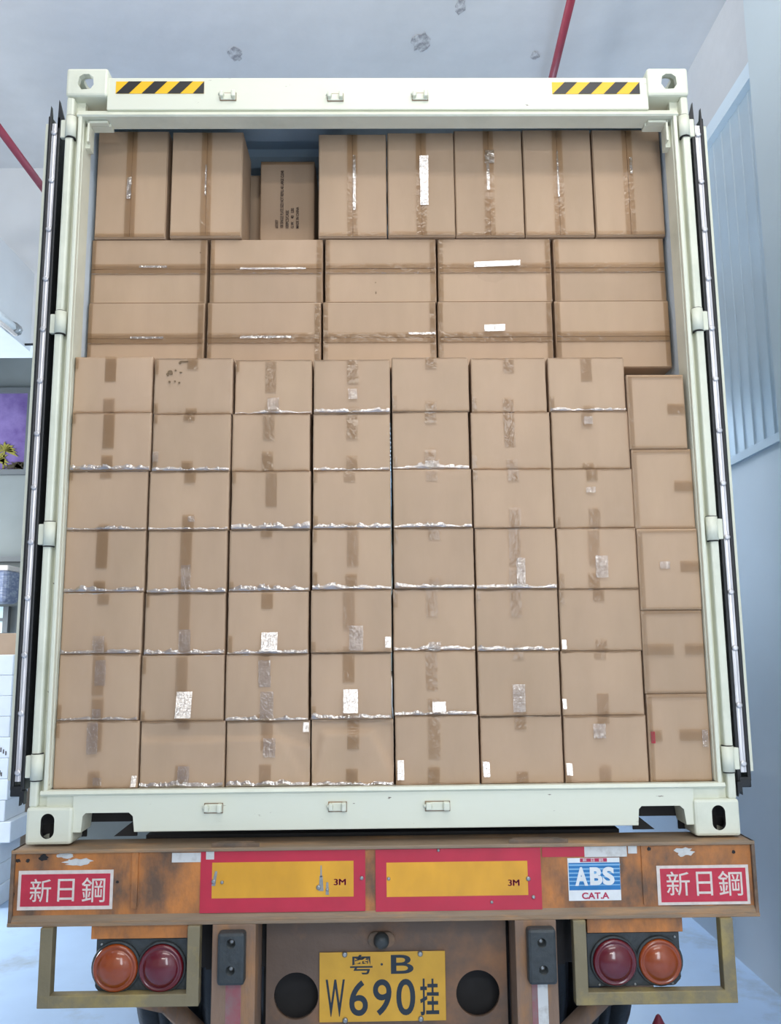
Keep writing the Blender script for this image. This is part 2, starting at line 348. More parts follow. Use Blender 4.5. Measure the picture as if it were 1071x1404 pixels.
# tall grey post and shelf lines on the wall
x0, x1, z0, z1 = rect(37, 540, 44, 900, 5.30)
o = MB().m('greyframe').box(x0, x1, 5.28, 5.4, 0, 4.1).build('trim_3'); struct(o)
o = MB().m('greyframe').box(-4.2, x0, 5.30, 5.4, at(10, 770, 5.3).z, at(10, 763, 5.3).z).build('trim_4'); struct(o)
# wrapped goods on rack and a small bright window
x0, x1, z0, z1 = rect(-60, 782, 22, 828, 5.2)
root = empty('wrapped_bale', 'grey-blue wrapped bale below the grey wall panel, left edge', 'bale')
MB().m('bluefabric').box(x0, x1, 5.0, 5.3, z0, z1, bev=0.04).build('bale_body', root)
MB().m('sign_white').box(x0-0.01, x1+0.01, 4.98, 5.32, z1-0.02, z1+0.03, bev=0.01).build('top_sheet', root); set_parent_loc(root, (x0, 5.15, z0))
x0, x1, z0, z1 = rect(-60, 832, 6, 868, 5.38)
root = struct(MB().m('windowglow').box(x0, x1, 5.37, 5.395, z0, z1).build('window_2'))
fr = MB().m('greyframe').box(x0, x1, 5.34, 5.40, (z0+z1)/2-0.015, (z0+z1)/2+0.015).box(x1, x1+0.05, 5.34, 5.40, z0, z1).build('window_frame'); struct(fr)
fr.name = 'trim_5'
# white carton stack
def white_carton(x0, x1, y0, y1, z0, z1, label, marks):
    root = empty('white_carton', label, 'box', 'white cartons stacked at the left edge')
    MB().m('whitebox').box(x0, x1, y0, y1, z0, z1, bev=0.006).build('carton_body', root)
    if marks:
        mb = MB().m('ink')
        for k in range(5):
            xx = x1-0.05-0.02*k*random.uniform(0.6, 1); mb.box(xx-0.004, xx+0.004, y0-0.002, y0+0.001, z0+0.02+0.012*k, z0+0.05+0.014*k)
        mb.build('ink_marks', root)
    set_parent_loc(root, ((x0+x1)/2, (y0+y1)/2, z0))
ords = ['bottom', 'second', 'third', 'fourth', 'fifth', 'sixth', 'seventh', 'eighth', 'ninth', 'tenth', 'eleventh', 'top']
SY = 3.75; bx = at(17, 1000, SY).x; zt_ = at(9, 898, SY).z; nst = 12; hh = zt_/nst
for k in range(nst):
    dx = random.uniform(-0.03, 0.012); z0 = k*hh
    if k in (0, 1, 2): dx -= 0.05
    if k == 3: dx += 0.03
    lab = ('white carton resting on the floor, bottom of the left edge stack' if k == 0 else
           'white carton on top of the stack at the left edge' if k == nst-1 else 'white carton in the left edge stack, %s from the floor' % ords[k])
    white_carton(bx-0.5+dx, bx+dx, SY, SY+0.38, z0+0.0005, z0+hh-0.0015, lab, k in (6, 7))
x1 = at(24, 1000, 4.35).x; zt_ = at(20, 868, 4.35).z
for k in range(5):
    h5 = zt_/5; root = empty('brown_carton', 'brown carton behind the white stack, %s of its pile' % ('bottom', 'second up', 'middle', 'fourth up', 'top')[k], 'box', 'brown cartons behind the white stack')
    MB().m('card_shaded').box(x1-0.6, x1, 4.35, 4.85, k*h5+0.0005, (k+1)*h5-0.001, bev=0.006).build('carton_body', root)
    MB().m('tape').box(x1-0.6+0.28, x1-0.6+0.33, 4.348, 4.35, k*h5+0.002, (k+1)*h5-0.002).build('packing_tape', root)
    set_parent_loc(root, (x1-0.3, 4.6, k*h5))

# ================================================================== CONTAINER
ct = empty('shipping_container', 'cream steel shipping container open at the rear and filled with cartons', 'container')
W2 = 1.219; XI = 1.156; XS = 1.174; ZTOP = ZB+2.896; CL = 12.19; ZF = 1.462
def casting(x0, x1, z0, z1, y0, y1, top):
    o = MB().m('cream').box(x0, x1, y0, y1, z0, z1, bev=0.010).build('corner_casting', ct)
    cs = [MB().box(x0+0.022, x1-0.022, y0+0.022, y1-0.022, z0+0.018, z1-0.018)]
    cx = (x0+x1)/2; s = 1 if cx > 0 else -1
    cx += s*0.004
    cw, ch = (0.062, 0.066) if top else (0.046, 0.082)
    cs.append(MB().prism(stadium(cx, (z0+z1)/2, cw, ch) if not top else [(cx-0.031, (z0+z1)/2-0.010), (cx-0.026, (z0+z1)/2+0.022), (cx-0.010, (z0+z1)/2+0.033), (cx+0.012, (z0+z1)/2+0.033), (cx+0.028, (z0+z1)/2+0.020), (cx+0.031, (z0+z1)/2-0.012), (cx+0.018, (z0+z1)/2-0.031), (cx-0.016, (z0+z1)/2-0.033)], 'y', y0-0.1, y0+0.05))
    cs.append(MB().prism(stadium((y0+y1)/2, (z0+z1)/2, 0.08, 0.062), 'x', (x1-0.05) if s > 0 else x0-0.1, x1+0.1 if s > 0 else x0+0.05))
    cs.append(MB().prism(stadium(cx, (y0+y1)/2, 0.064, 0.10), 'z', z1-0.05 if top else z0-0.1, z1+0.1 if top else z0+0.05))
    cut(o, cs)
    if not top:                                          # inside faces coloured dark for the hollow's shade
        o.data.materials.append(M['dark'])
        for p in o.data.polygons:
            c = p.center
            if x0+0.01 < c.x < x1-0.01 and y0+0.004 < c.y < y1-0.004 and z0+0.01 < c.z < z1-0.01: p.material_index = len(o.data.materials)-1
    return o
for s in (-1, 1):
    a, b = sorted((s*W2, s*(W2-0.162)))
    casting(a, b, ZTOP-0.118, ZTOP, -0.012, 0.166, True)
    a, b = sorted((s*W2, s*(W2-0.157)))
    casting(a, b, ZB, ZB+0.122, -0.012, 0.104, False)
# header
hz1 = ZTOP-0.035
mb = MB().m('cream_worn').box(-W2+0.158, W2-0.158, 0.0, 0.075, ZTOP-0.17, hz1, bev=0.003)
mb.m('cream').box(-W2+0.158, W2-0.158, 0.004, 0.09, hz1-0.01, hz1+0.004, bev=0.003)
mb.prism([(-0.006, ZTOP-0.195), (0.014, ZTOP-0.166), (0.08, ZTOP-0.166), (0.08, ZTOP-0.2), (0.0, ZTOP-0.2)], 'x', -XI-0.018, XI+0.018)
mb.build('header', ct)
# door-gasket corner pieces
for s in (-1, 1):
    mb = MB().m('cream'); zc = ZTOP-0.205
    a, b = sorted((s*(XI-0.018), s*(XI-0.095))); mb.box(a, b, 0.02, 0.045, zc-0.008, zc+0.002, bev=0.002)
    a, b = sorted((s*(XI-0.016), s*(XI-0.025))); mb.box(a, b, 0.02, 0.045, zc-0.085, zc+0.002, bev=0.002)
    a, b = sorted((s*XI, s*(XI-0.022))); mb.box(a, b, 0.045, 0.085, zc-0.10, zc+0.02)
    a, b = sorted((s*XI, s*(XI-0.10))); mb.box(a, b, 0.045, 0.085, zc-0.008, zc+0.02)
    mb.build('corner_bracket', ct)
# hazard stickers
for (x0p, y0p, x1p, y1p) in ((159, 112, 280, 128.5), (757, 113, 877, 129)):
    x0, x1, z0, z1 = rect(x0p, y0p, x1p, y1p, 0.0); mb = MB().m('hazard_y').box(x0, x1, -0.0015, 0, z0, z1).m('hazard_k')
    wd = (x1-x0)
    for k in range(4):
        bl = x0+wd*(0.005+0.29*k); tl = bl+wd*0.14
        def cl(v): return min(v, x1)
        mb.prism([(cl(bl), z0), (cl(bl+wd*0.145), z0), (cl(tl+wd*0.145), z1), (cl(tl), z1)] if bl+wd*0.145 < x1 and tl+wd*0.145 < x1 else
                 [(cl(bl), z0), (x1, z0), (x1, z1-(0.0 if tl < x1 else 0.001)), (cl(tl), z1)], 'y', -0.0025, -0.0012)
    mb.build('hazard_sticker', ct)
# posts with hinge bar, groove, sealing ridge and inner return
zA, zBt = ZB+0.120, ZTOP-0.118
for s in (-1, 1):
    mb = MB().m('cream')
    def bx_(xa, xb, ya, yb, za, zb, bev=0.0, mn='cream'):
        a, b = sorted((s*xa, s*xb)); mb.m(mn).box(a, b, ya, yb, za, zb, bev)
    bx_(1.216, 1.186, -0.004, 0.045, zA, zBt, 0.008)
    bx_(1.19, 1.155, 0.034, 0.06, zA, zBt, 0, 'cream_worn')
    bx_(1.169, 1.154, -0.002, 0.05, ZF, ZTOP-0.195, 0.004, 'cream_worn')
    bx_(1.162, 1.1525, 0.02, 0.11, ZF+0.006, ZTOP-0.19, 0.002)
    bx_(1.219, 1.165, 0.05, 0.12, zA, zBt)
    mb.build('corner_post', ct)
# sill with fork pockets
sz0 = ZB+0.036
o = MB().m('cream_worn').box(-W2+0.152, W2-0.152, 0.0, 0.10, sz0, ZF-0.014, bev=0.003).build('sill', ct)
cs = []
for (xa, xb) in ((108, 185), (872, 942)):
    X0 = at(xa, 1128 if xa < 500 else 1122, 0).x; X1 = at(xb, 1128 if xa < 500 else 1122, 0).x; zt1 = ZB+0.100
    cs.append(MB().prism([(X0+0.004, sz0-0.05), (X0+0.012, zt1-0.01), (X0+0.022, zt1), (X1-0.022, zt1), (X1-0.008, zt1-0.012), (X1+0.004, sz0-0.05)], 'y', -0.1, 0.3))
cut(o, cs)
for (hole, xa, xb) in ((((119, 1127), (181, 1127), (156, 1149), (119, 1149)), 106, 188), (((930, 1119), (875, 1119), (898, 1137), (933, 1137)), 945, 868)):
    Y_ = 0.105; P_ = [at(a_, b_, Y_) for a_, b_ in hole]; xo, xi = sorted((at(xa, 1130, Y_).x, at(xb, 1130, Y_).x), key=lambda v: -abs(v))
    top = ZB+0.16; bot = ZB+0.001
    mb = MB().m('dark'); mb.box(min(xo, xi)-0.03, max(xo, xi)+0.03, Y_, Y_+0.01, max(P_[0].z, P_[1].z), top)  # flat dark plates put in as the pocket's inner shade
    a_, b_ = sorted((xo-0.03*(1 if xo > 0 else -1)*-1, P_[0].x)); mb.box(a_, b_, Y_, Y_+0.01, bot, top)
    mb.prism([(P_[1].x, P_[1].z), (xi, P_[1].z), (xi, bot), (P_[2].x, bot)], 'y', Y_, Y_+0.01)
    mb.build('pocket_shade_plate', ct, 'dark plate standing for shade inside the fork pocket')
mb = MB().m('cream').prism([(0.0, ZF-0.016), (-0.010, ZF-0.008), (-0.006, ZF+0.003), (0.018, ZF+0.004), (0.026, ZF-0.001), (0.1, ZF-0.003), (0.1, ZF-0.016)], 'x', -XI-0.02, XI+0.02)
mb.box(-W2+0.15, -W2+0.06, 0.01, 0.08, ZB+0.118, ZF).box(W2-0.15, W2-0.06, 0.01, 0.08, ZB+0.118, ZF).box(-W2+0.03, -W2+0.08, 0.02, 0.08, ZB+0.118, ZF).box(W2-0.08, W2-0.03, 0.02, 0.08, ZB+0.118, ZF)
mb.build('threshold_ridge', ct)
# cam keepers
for (px, py, n) in ((313, 133, 0), (460, 134, 0), (576, 133, 1), (293, 1108, 0), (463, 1106, 0), (600, 1105, 1)):
    c = at(px, py, 0); mb = MB().m('cream'); k = 1.35 if n and py > 500 else 1.0
    mb.box(c.x-0.030*k, c.x+0.030*k, -0.006, 0.002, c.z-0.014, c.z+0.014, bev=0.003)
    mb.box(c.x-0.030*k, c.x-0.016*k, -0.024, 0, c.z-0.010, c.z+0.014, bev=0.004)
    mb.box(c.x+0.014*k, c.x+0.030*k, -0.026, 0, c.z-0.012, c.z+0.016, bev=0.004)
    mb.m('lip').box(c.x-0.032*k, c.x+0.032*k, -0.003, 0.0, c.z-0.017, c.z+0.017).m('cream')
    mb.cyl((c.x-0.036*k, -0.014, c.z+0.003), (c.x-0.014*k, -0.014, c.z+0.003), 0.006, 10)
    mb.build('cam_keeper', ct)
# hinges
HZ = [(190, 185), (440, 442), (736, 726), (1055, 1040)]
hzs = [at(92, 174, 0).z, at(77, 442, 0).z, at(62, 732, 0).z, at(46, 1052, 0).z]
for s in (-1, 1):
    for z in hzs:
        mb = MB().m('cream'); mb.cyl((s*1.197, 0.008, z-0.043), (s*1.197, 0.008, z+0.043), 0.0215, 24)
        a, b = sorted((s*1.205, s*1.240)); mb.box(a, b, 0.010, 0.03, z-0.038, z+0.038, bev=0.004)
        mb.m('dark').cyl((s*1.197, 0.008, z-0.047), (s*1.197, 0.008, z-0.0435), 0.0195, 16).cyl((s*1.197, 0.008, z+0.0435), (s*1.197, 0.008, z+0.046), 0.0195, 16)
        mb.build('hinge', ct)
# doors swung right round against the side walls, seen edge-on
def door(s, pt, pb):
    T = at(pt[0], pt[1], 0.03); B = at(pb[0], pb[1], 0.03)          # middle of the retainer strip, top and bottom
    xm = (T.x+B.x)/2; zt, zb = T.z, B.z
    lean = (T.x-B.x)
    mb = MB().m('cream')
    def X(a, b): return sorted((xm+s*a, xm+s*b))
    a, b = X(0.024, 0.042); mb.box(a, b, 0.03, 1.2, zb+0.03, zt-0.03, bev=0.003)
    a, b = X(-0.020, 0.03); mb.box(a, b, 0.06, 1.17, zb+0.03, zt-0.03)
    for k in range(10):
        y0 = 0.14+k*0.1; a, b = X(-0.026, 0.0); mb.box(a, b, y0, y0+0.05, zb+0.1, zt-0.1, bev=0.006)
    d = mb.build('door', ct)
    mb = MB().m('black')
    a, b = X(0.0105, 0.024); mb.box(a, b, 0.010, 0.07, zb, zt-0.01, bev=0.004)
    a, b = X(-0.024, -0.010); mb.box(a, b, 0.012, 0.07, zb, zt-0.01, bev=0.004)
    # flared rubber lips at the top and torn ends at the bottom
    c0, c1 = X(0.008, 0.02); mb.prism([(c0, zt-0.05), (c1, zt-0.05), ((c0+c1)/2+0.003*s, zt+0.035)], 'y', 0.012, 0.03)
    c0, c1 = X(-0.036, -0.012); tip = xm-s*0.014; mb.prism([(c0, zt-0.06), (c1, zt-0.06), (c1 if s < 0 else c1, zt-0.02), (tip, zt+0.06), (c0, zt-0.02)], 'y', 0.012, 0.026)
    a, b = X(-0.02, 0.022); mb.box(a, b, 0.008, 0.05, zb-0.02, zb+0.015, bev=0.004)
    a, b = X(-0.028, -0.012); mb.prism([(a, zb), (b, zb), (b, zb-0.045), ((a+b)/2, zb-0.03), (a, zb-0.05)], 'y', 0.006, 0.03)
    g = mb.build('gasket', d, 'black rubber door gasket')
    mb = MB().m('steel'); n = 40; a, b = X(-0.0115, 0.0105)
    t = bmesh.new(); prev = None
    for i in range(n+1):
        z = zb+0.03+(zt-zb-0.07)*i/n; off = 0.0016+0.0005*math.sin(i*1.9)
        r = [t.verts.new((a+random.uniform(-.001, .001), 0.016, z)), t.verts.new(((a+b)/2, 0.011+off, z)), t.verts.new((b+random.uniform(-.001, .001), 0.016, z))]
        if prev:
            for k in range(2): t.faces.new((prev[k], prev[k+1], r[k+1], r[k]))
        prev = r
    bmesh.ops.recalc_face_normals(t, faces=t.faces); mb.add(t)
    mb.box(a+0.002, b-0.002, 0.014, 0.03, zb+0.03, zt-0.04)
    for k in range(13):
        z = zb+0.06+(zt-zb-0.14)*k/12; mb.lathe([(0.011, 0.0), (0.011, -0.003), (0.006, -0.006)], ((a+b)/2, 0.012, z), 'y', 12)
    mb.build('retainer_strip', d, 'riveted steel strip between the gaskets')
door(-1, (77, 160), (27, 1083))
door(1, (950, 163), (1022, 1070))
# shell: corrugated sides, roof, floor, rails
for s in (-1, 1):
    mb = MB().m('inner'); pts = []
    y = 0.10; pts.append((y, XS)); y = 0.36
    while y < CL-0.3:
        pts += [(y, XS), (y+0.07, XS), (y+0.14, XS+0.034), (y+0.21, XS+0.034)]; y += 0.28
    pts.append((CL-0.1, XS))
    t = bmesh.new(); rows = [[t.verts.new((s*(x+o_), yy, zz)) for yy, x in pts] for o_, zz in ((0, ZF), (0, ZTOP-0.06), (0.006, ZTOP-0.06), (0.006, ZF))]
    for q in range(4):
        A, B = rows[q], rows[(q+1) % 4]
        for i in range(len(pts)-1): t.faces.new((A[i], A[i+1], B[i+1], B[i]))
    bmesh.ops.recalc_face_normals(t, faces=t.faces); mb.add(t)
    mb.build('side_wall', ct, 'pale blue grey corrugated side wall')
    a, b = sorted((s*W2, s*(W2-0.06)))
    MB().m('cream').box(a, b, 0.166, CL, ZTOP-0.07, ZTOP-0.01).build('top_rail', ct)
    MB().m('cream').box(a, b, 0.166, CL, ZB+0.1, ZF+0.01).build('bottom_rail', ct)
mb = MB().m('roof'); pts = []; y = 0.09
while y < CL-0.3:
    pts += [(y, ZTOP-0.055), (y+0.09, ZTOP-0.055), (y+0.11, ZTOP-0.03), (y+0.19, ZTOP-0.03)]; y += 0.21
t = bmesh.new(); rows = [[t.verts.new((xx, yy, zz+o_)) for yy, zz in pts] for xx, o_ in ((-XS-0.02, 0), (XS+0.02, 0), (XS+0.02, 0.006), (-XS-0.02, 0.006))]
for q in range(4):
    A, B = rows[q], rows[(q+1) % 4]
    for i in range(len(pts)-1): t.faces.new((A[i], A[i+1], B[i+1], B[i]))
bmesh.ops.recalc_face_normals(t, faces=t.faces); mb.add(t); mb.build('roof_panel', ct, 'blue grey corrugated roof panel')
mb = MB().m('plywood').box(-XS, XS, 0.08, CL-0.1, ZF-0.03, ZF-0.001); mb.build('floor_boards', ct)
mb = MB().m('dark')
for k in range(20):
    mb.box(-W2+0.06, W2-0.06, 0.55+k*0.6, 0.60+k*0.6, ZF-0.12, ZF-0.03)
mb.build('cross_members', ct)
MB().m('cream').box(-W2, W2, CL-0.1, CL, ZB+0.1, ZTOP).build('front_wall', ct)
set_parent_loc(ct, (0, 0, ZB))

# ================================================================== CARTONS
def ci(v, a, b): return max(a, min(b, v))
def face_grid(x0, x1, z0, z1, Y, nx, nz, fn):
    t = bmesh.new(); g = [[t.verts.new((x0+(x1-x0)*i/nx, Y+fn(i/nx, j/nz), z0+(z1-z0)*j/nz)) for i in range(nx+1)] for j in range(nz+1)]
    for j in range(nz):
        for i in range(nx): f = t.faces.new((g[j][i], g[j][i+1], g[j+1][i+1], g[j+1][i])); f.smooth = True
    return t, g
def carton_mesh(x0, x1, Y, dep, z0, z1, dent=None, seam=None, nx=10, nz=8, seed=0):
    """closed cardboard body; the front carries a soft bulge, rounded rim and any dent"""
    rd = random.Random(seed); amp = rd.uniform(-0.002, 0.0035); sh = Vector((rd.uniform(0, 50), 0, rd.uniform(0, 50)))
    us = [0, 0.012, 0.03]+[0.03+0.94*i/nx for i in range(1, nx)]+[0.97, 0.988, 1]
    vv = [0, 0.015, 0.035]+[0.035+0.93*i/nz for i in range(1, nz)]+[0.965, 0.985, 1]
    t = bmesh.new(); g = []
    for v in vv:
        row = []
        for u in us:
            e = min(u*(x1-x0), (1-u)*(x1-x0), v*(z1-z0), (1-v)*(z1-z0))
            y = 0.004*(1-min(1, e/0.006))**2
            y -= amp*math.sin(PI*u)*math.sin(PI*v)
            y += 0.0016*noise.noise(Vector((u*3, 0, v*2.5))+sh)*(min(1, e/0.02))
            if dent: y += dent(u, v)*min(1, e/0.006+0.15)
            # slightly bowed side edges
            xb = rd.uniform(-0.0006, 0.0006) if 0 < v < 1 and u in (0, 1) else 0
            row.append(t.verts.new((x0+(x1-x0)*u+xb, Y+y, z0+(z1-z0)*v)))
        g.append(row)
    for j in range(len(vv)-1):
        for i in range(len(us)-1): f = t.faces.new((g[j][i], g[j][i+1], g[j+1][i+1], g[j+1][i])); f.smooth = True
    # back ring
    bk = [t.verts.new(c) for c in ((x0, Y+dep, z0), (x1, Y+dep, z0), (x1, Y+dep, z1), (x0, Y+dep, z1))]
    t.faces.new((bk[3], bk[2], bk[1], bk[0]))
    t.faces.new([*g[0]][::-1]+[bk[0], bk[1]]); t.faces.new([*g[-1]]+[bk[2], bk[3]])
    t.faces.new([r[0] for r in g]+[bk[3], bk[0]]); t.faces.new([r[-1] for r in g][::-1]+[bk[1], bk[2]])
    bmesh.ops.recalc_face_normals(t, faces=t.faces)
    return MB().m('card').add(t)
def tape(parent, x0, x1, z0, z1, Y, name='packing_tape', mn='tape', wr=0.0006, dent=None, box=None, tilt=0.0, n=10, seed=None):
    """thin film just in front of the carton face; tilt leans its lower (+) or upper (-) edge outwards"""
    rd = random.Random(seed if seed is not None else random.random())
    horizontal = (x1-x0) > (z1-z0); nx, nz = (n*2, 4) if horizontal else (4, n)
    so = Vector((rd.uniform(0, 90), 0, rd.uniform(0, 90))); skew = rd.uniform(-0.03, 0.03)*min(x1-x0, z1-z0)
    def fn(u, v):
        y = -0.0012-0.0035-wr*(1+noise.noise(Vector((u*(x1-x0)*70, 0, v*(z1-z0)*70))+so))
        if tilt: y -= (1-v)*max(0, tilt)*(z1-z0) + v*max(0, -tilt)*(z1-z0)
        if dent and box: y += dent((x0+u*(x1-x0)-box[0])/(box[1]-box[0]), (z0+v*(z1-z0)-box[2])/(box[3]-box[2]))
        return y
    t, g = face_grid(x0, x1, z0, z1, Y, nx, nz, fn)
    for j, r in enumerate(g):
        for v in r:
            if horizontal: v.co.z += skew*(v.co.x-x0)/(x1-x0)
            else: v.co.x += skew*(v.co.z-z0)/(z1-z0)
    o = MB().m(mn).add(t, smooth=True).build(name, parent); return o
def edge_tape(parent, x0, x1, z, Y, h=0.012, amount=0.6, down=True, seed=0):
    """crinkled film folded over the bottom (or top) edge of a carton"""
    rd = random.Random(seed); t = bmesh.new(); prev = None; x = x0; sg = 1 if down else -1
    while True:
        q = noise.noise(Vector((x*9, seed*3.1, 0))); q2 = noise.noise(Vector((x*30, seed*1.7, 5)))
        hh_ = h*(0.95+0.7*q+0.6*q2)*rd.uniform(0.75, 1.2); bulge = max(0.0, 0.35+1.1*q+0.5*q2)*0.0048*min(1.2, amount)
        r = [t.verts.new((x, Y-0.0036, z+sg*hh_)),
             t.verts.new((x+rd.uniform(-.0015, .0015), Y-0.0056-bulge, z+sg*hh_*(0.40+0.25*q2))),
             t.verts.new((x, Y-0.004, z+sg*0.002)),
             t.verts.new((x, Y+0.004, z+sg*0.0008))]
        if prev:
            for k in range(3): t.faces.new((prev[k], prev[k+1], r[k+1], r[k]))
        prev = r
        if x >= x1: break
        x = min(x1, x+rd.uniform(0.004, 0.016))
    bmesh.ops.recalc_face_normals(t, faces=t.faces)
    MB().m('tape_wrinkle' if amount > 0.4 else 'tape_faint').add(t).build('edge_tape', parent)
def glint_patch(parent, px0, py0, px1, py1, Y, mn='tape_shiny', spread=0.5):
    """a tape patch tilted to mirror the hall lamp, so the glint is shaped in"""
    x0, x1, z0, z1 = rect(px0, py0, px1, py1, Y); P = Vector(((x0+x1)/2, Y, (z0+z1)/2))
    n = ((LAMP-P).normalized()+(CAM-P).normalized()).normalized()
    tx, tz = -n.x/n.y, -n.z/n.y                     # dy/dx, dy/dz of the surface
    t = bmesh.new(); nx, nz = 4, 6; g = []
    for j in range(nz+1):
        row = []
        for i in range(nx+1):
            u, v = i/nx-0.5, j/nz-0.5; dx, dz = u*(x1-x0), v*(z1-z0)
            y = tx*dx*0.6+tz*dz + random.uniform(-1, 1)*0.0002
            row.append(t.verts.new((P.x+dx, y, P.z+dz)))
        g.append(row)
    mx = max(v.co.y for r in g for v in r)
    for r in g:
        for v in r: v.co.y += Y-0.0062-mx
    for j in range(nz):
        for i in range(nx): f = t.faces.new((g[j][i], g[j][i+1], g[j+1][i+1], g[j+1][i])); f.smooth = True
    MB().m(mn).add(t, smooth=True).build('glint_tape', parent)  # glint built into the patch by its tilt towards the lamp

ordn = ['first', 'second', 'third', 'fourth', 'fifth', 'sixth', 'seventh', 'eighth']
YL = 0.035
cx_rows = [  # photo x limits of the seven columns, row by row from the top
 [(101,209),(211,319),(322,428),(430,535),(537,643),(646,749),(752,857)],
 [(97,207),(209,316),(318,425),(429,535),(538,643),(646,755),(757,863)],
 [(92,202),(204,314),(317,426),(429,536),(539,647),(649,758),(760,869)],
 [(85,199),(202,311),(314,425),(428,537),(540,650),(652,763),(765,874)],
 [(82,195),(198,309),(312,423),(426,537),(539,651),(653,766),(768,879)],
 [(78,191),(193,307),(309,423),(426,537),(540,653),(656,768),(770,882)],
 [(74,190),(192,308),(310,425),(427,540),(542,657),(659,772),(774,888)]]
cy_cols = [  # photo y boundaries down each column
 [488,566,645.5,727,812,897,988.5,1080],[491,568,646.5,727,813,898,989,1079],[492,567,646,726,811,897,988.5,1078],[493,566.5,645.5,725,809,895,986.5,1075.5],
 [490,564,643.5,724,807,892.5,981,1070.5],[490,565,643.5,724,807.5,893,981.5,1072],[489,563.5,642.5,724,807.5,892.5,981,1071]]
def dent_c4(u, v):
    top = 0.78; e = 0.0
    if v > top: e = 0.016*ci((v-top)/0.08, 0, 1)*ci((0.5-abs(u-0.45))/0.2, 0, 1)
    lx = 0.02+0.13*ci((v-0.1)/0.68, 0, 1); rx = 0.98-0.27*ci((v-0.1)/0.68, 0, 1)
    if v > 0.1 and v <= 0.95:
        if u < lx: e = max(e, 0.012*ci((lx-u)/0.05, 0, 1))
        if u > rx: e = max(e, 0.014*ci((u-rx)/0.08, 0, 1))
    return e
def dent_c2(u, v): return 0.010*ci((v-0.70)/0.03, 0, 1)*ci((1-v)/0.2, 0, 1)
def dent_c3(u, v):
    q = (v-0.72)+0.35*max(0, u-0.6)
    return 0.008*ci(q/0.03, 0, 1)*ci((1-v)/0.2, 0, 1)+0.006*ci(((u-0.62)-(0.75-v)*0.45)/0.05, 0, 1)
dents = {(6, 3): dent_c4, (6, 1): dent_c2, (6, 2): dent_c3}
shiny_bottom = {(0,2):.5,(0,3):.9,(1,0):1,(1,1):.6,(1,3):.5,(1,4):1,(2,2):1.6,(2,3):1.2,(2,0):.6,(2,1):.5,(2,4):.8,(3,0):1.3,(3,1):1,(3,2):1.3,(3,3):1,(3,4):1,(3,5):1,
                (4,0):1,(4,1):1,(4,2):1.1,(4,4):1,(4,5):.9,(5,0):.6,(5,3):.8,(5,4):.7,(6,1):1.2,(6,2):1.2,(6,3):.7,(4,3):.3,(0,6):.6,(5,2):.7}
# extra shiny or wrinkled bits seen on the photo, (x0,y0,x1,y1,material)
flaps = {(5,1):[(243,948,264,984,'s')],(4,2):[(359,867,381,893,'s')],(5,3):[(471,945,491,977,'s')],(5,2):[(357,948,375,985,'w'),(355,905,372,942,'w')],(5,4):[(593,962,611,976,'s')],
 (4,3):[(479,858,498,892,'w'),(528,873,536,888,'s')],(4,1):[(246,863,262,893,'w')],(3,6):[(816,762,833,792,'w')],(0,2):[(367,546,383,563,'w')],(1,4):[(583,632,602,641,'w')],
 (6,0):[(120,990,135,1034,'w'),(181,1063,188,1078,'s'),(128,1066,140,1077,'w')],(6,2):[(361,1012,378,1038,'w'),(416,990,424,1003,'s')],(6,1):[(244,1050,260,1072,'w')],
 (6,4):[(545,1042,554,1068,'s')],(6,5):[(662,1044,671,1064,'s')],(6,6):[(776,1046,784,1062,'s'),(813,992,830,1012,'w')],(4,0):[(128,872,144,895,'w')],(5,0):[(131,905,146,940,'w'),(127,972,139,986,'w')],
 (3,1):[(249,775,262,806,'w')],(4,4):[(588,880,604,892,'w')],(5,6):[(771,958,776,972,'s')],(4,6):[(770,877,776,890,'s')],(2,1):[(258,708,268,716,'w')],(2,6):[(803,668,816,676,'w')],
 (1,6):[(800,572,812,582,'w')],(5,5):[(703,938,720,976,'w')],(3,5):[(708,765,720,805,'w')],(6,3):[],(1,1):[(210,620,218,634,'w')],(0,3):[(478,534,490,548,'w')],(5,7):[]}
tints = {(0,0):'with a plain face',}
root_by_cell = {}
def rowlab(r, c):
    rw = 'top row' if r == 0 else 'bottom row' if r == 6 else '%s row down' % ordn[r]
    cc = 'leftmost' if c == 0 else '%s from the left' % ordn[c]
    ex = {(6,3): 'crushed face', (0,1): 'glue stains', (6,1): 'creased top', (5,1): 'bright tape patch', (4,2): 'bright tape patch', (5,3): 'ribbed tape patch', (2,2): 'shiny bottom edge', (3,6): 'pale tape strip', (5,4): 'small white tape square', (6,2): 'creased corner'}.get((r, c))
    return 'brown carton in lower stack, %s, %s%s' % (rw, cc, ', '+ex if ex else '')
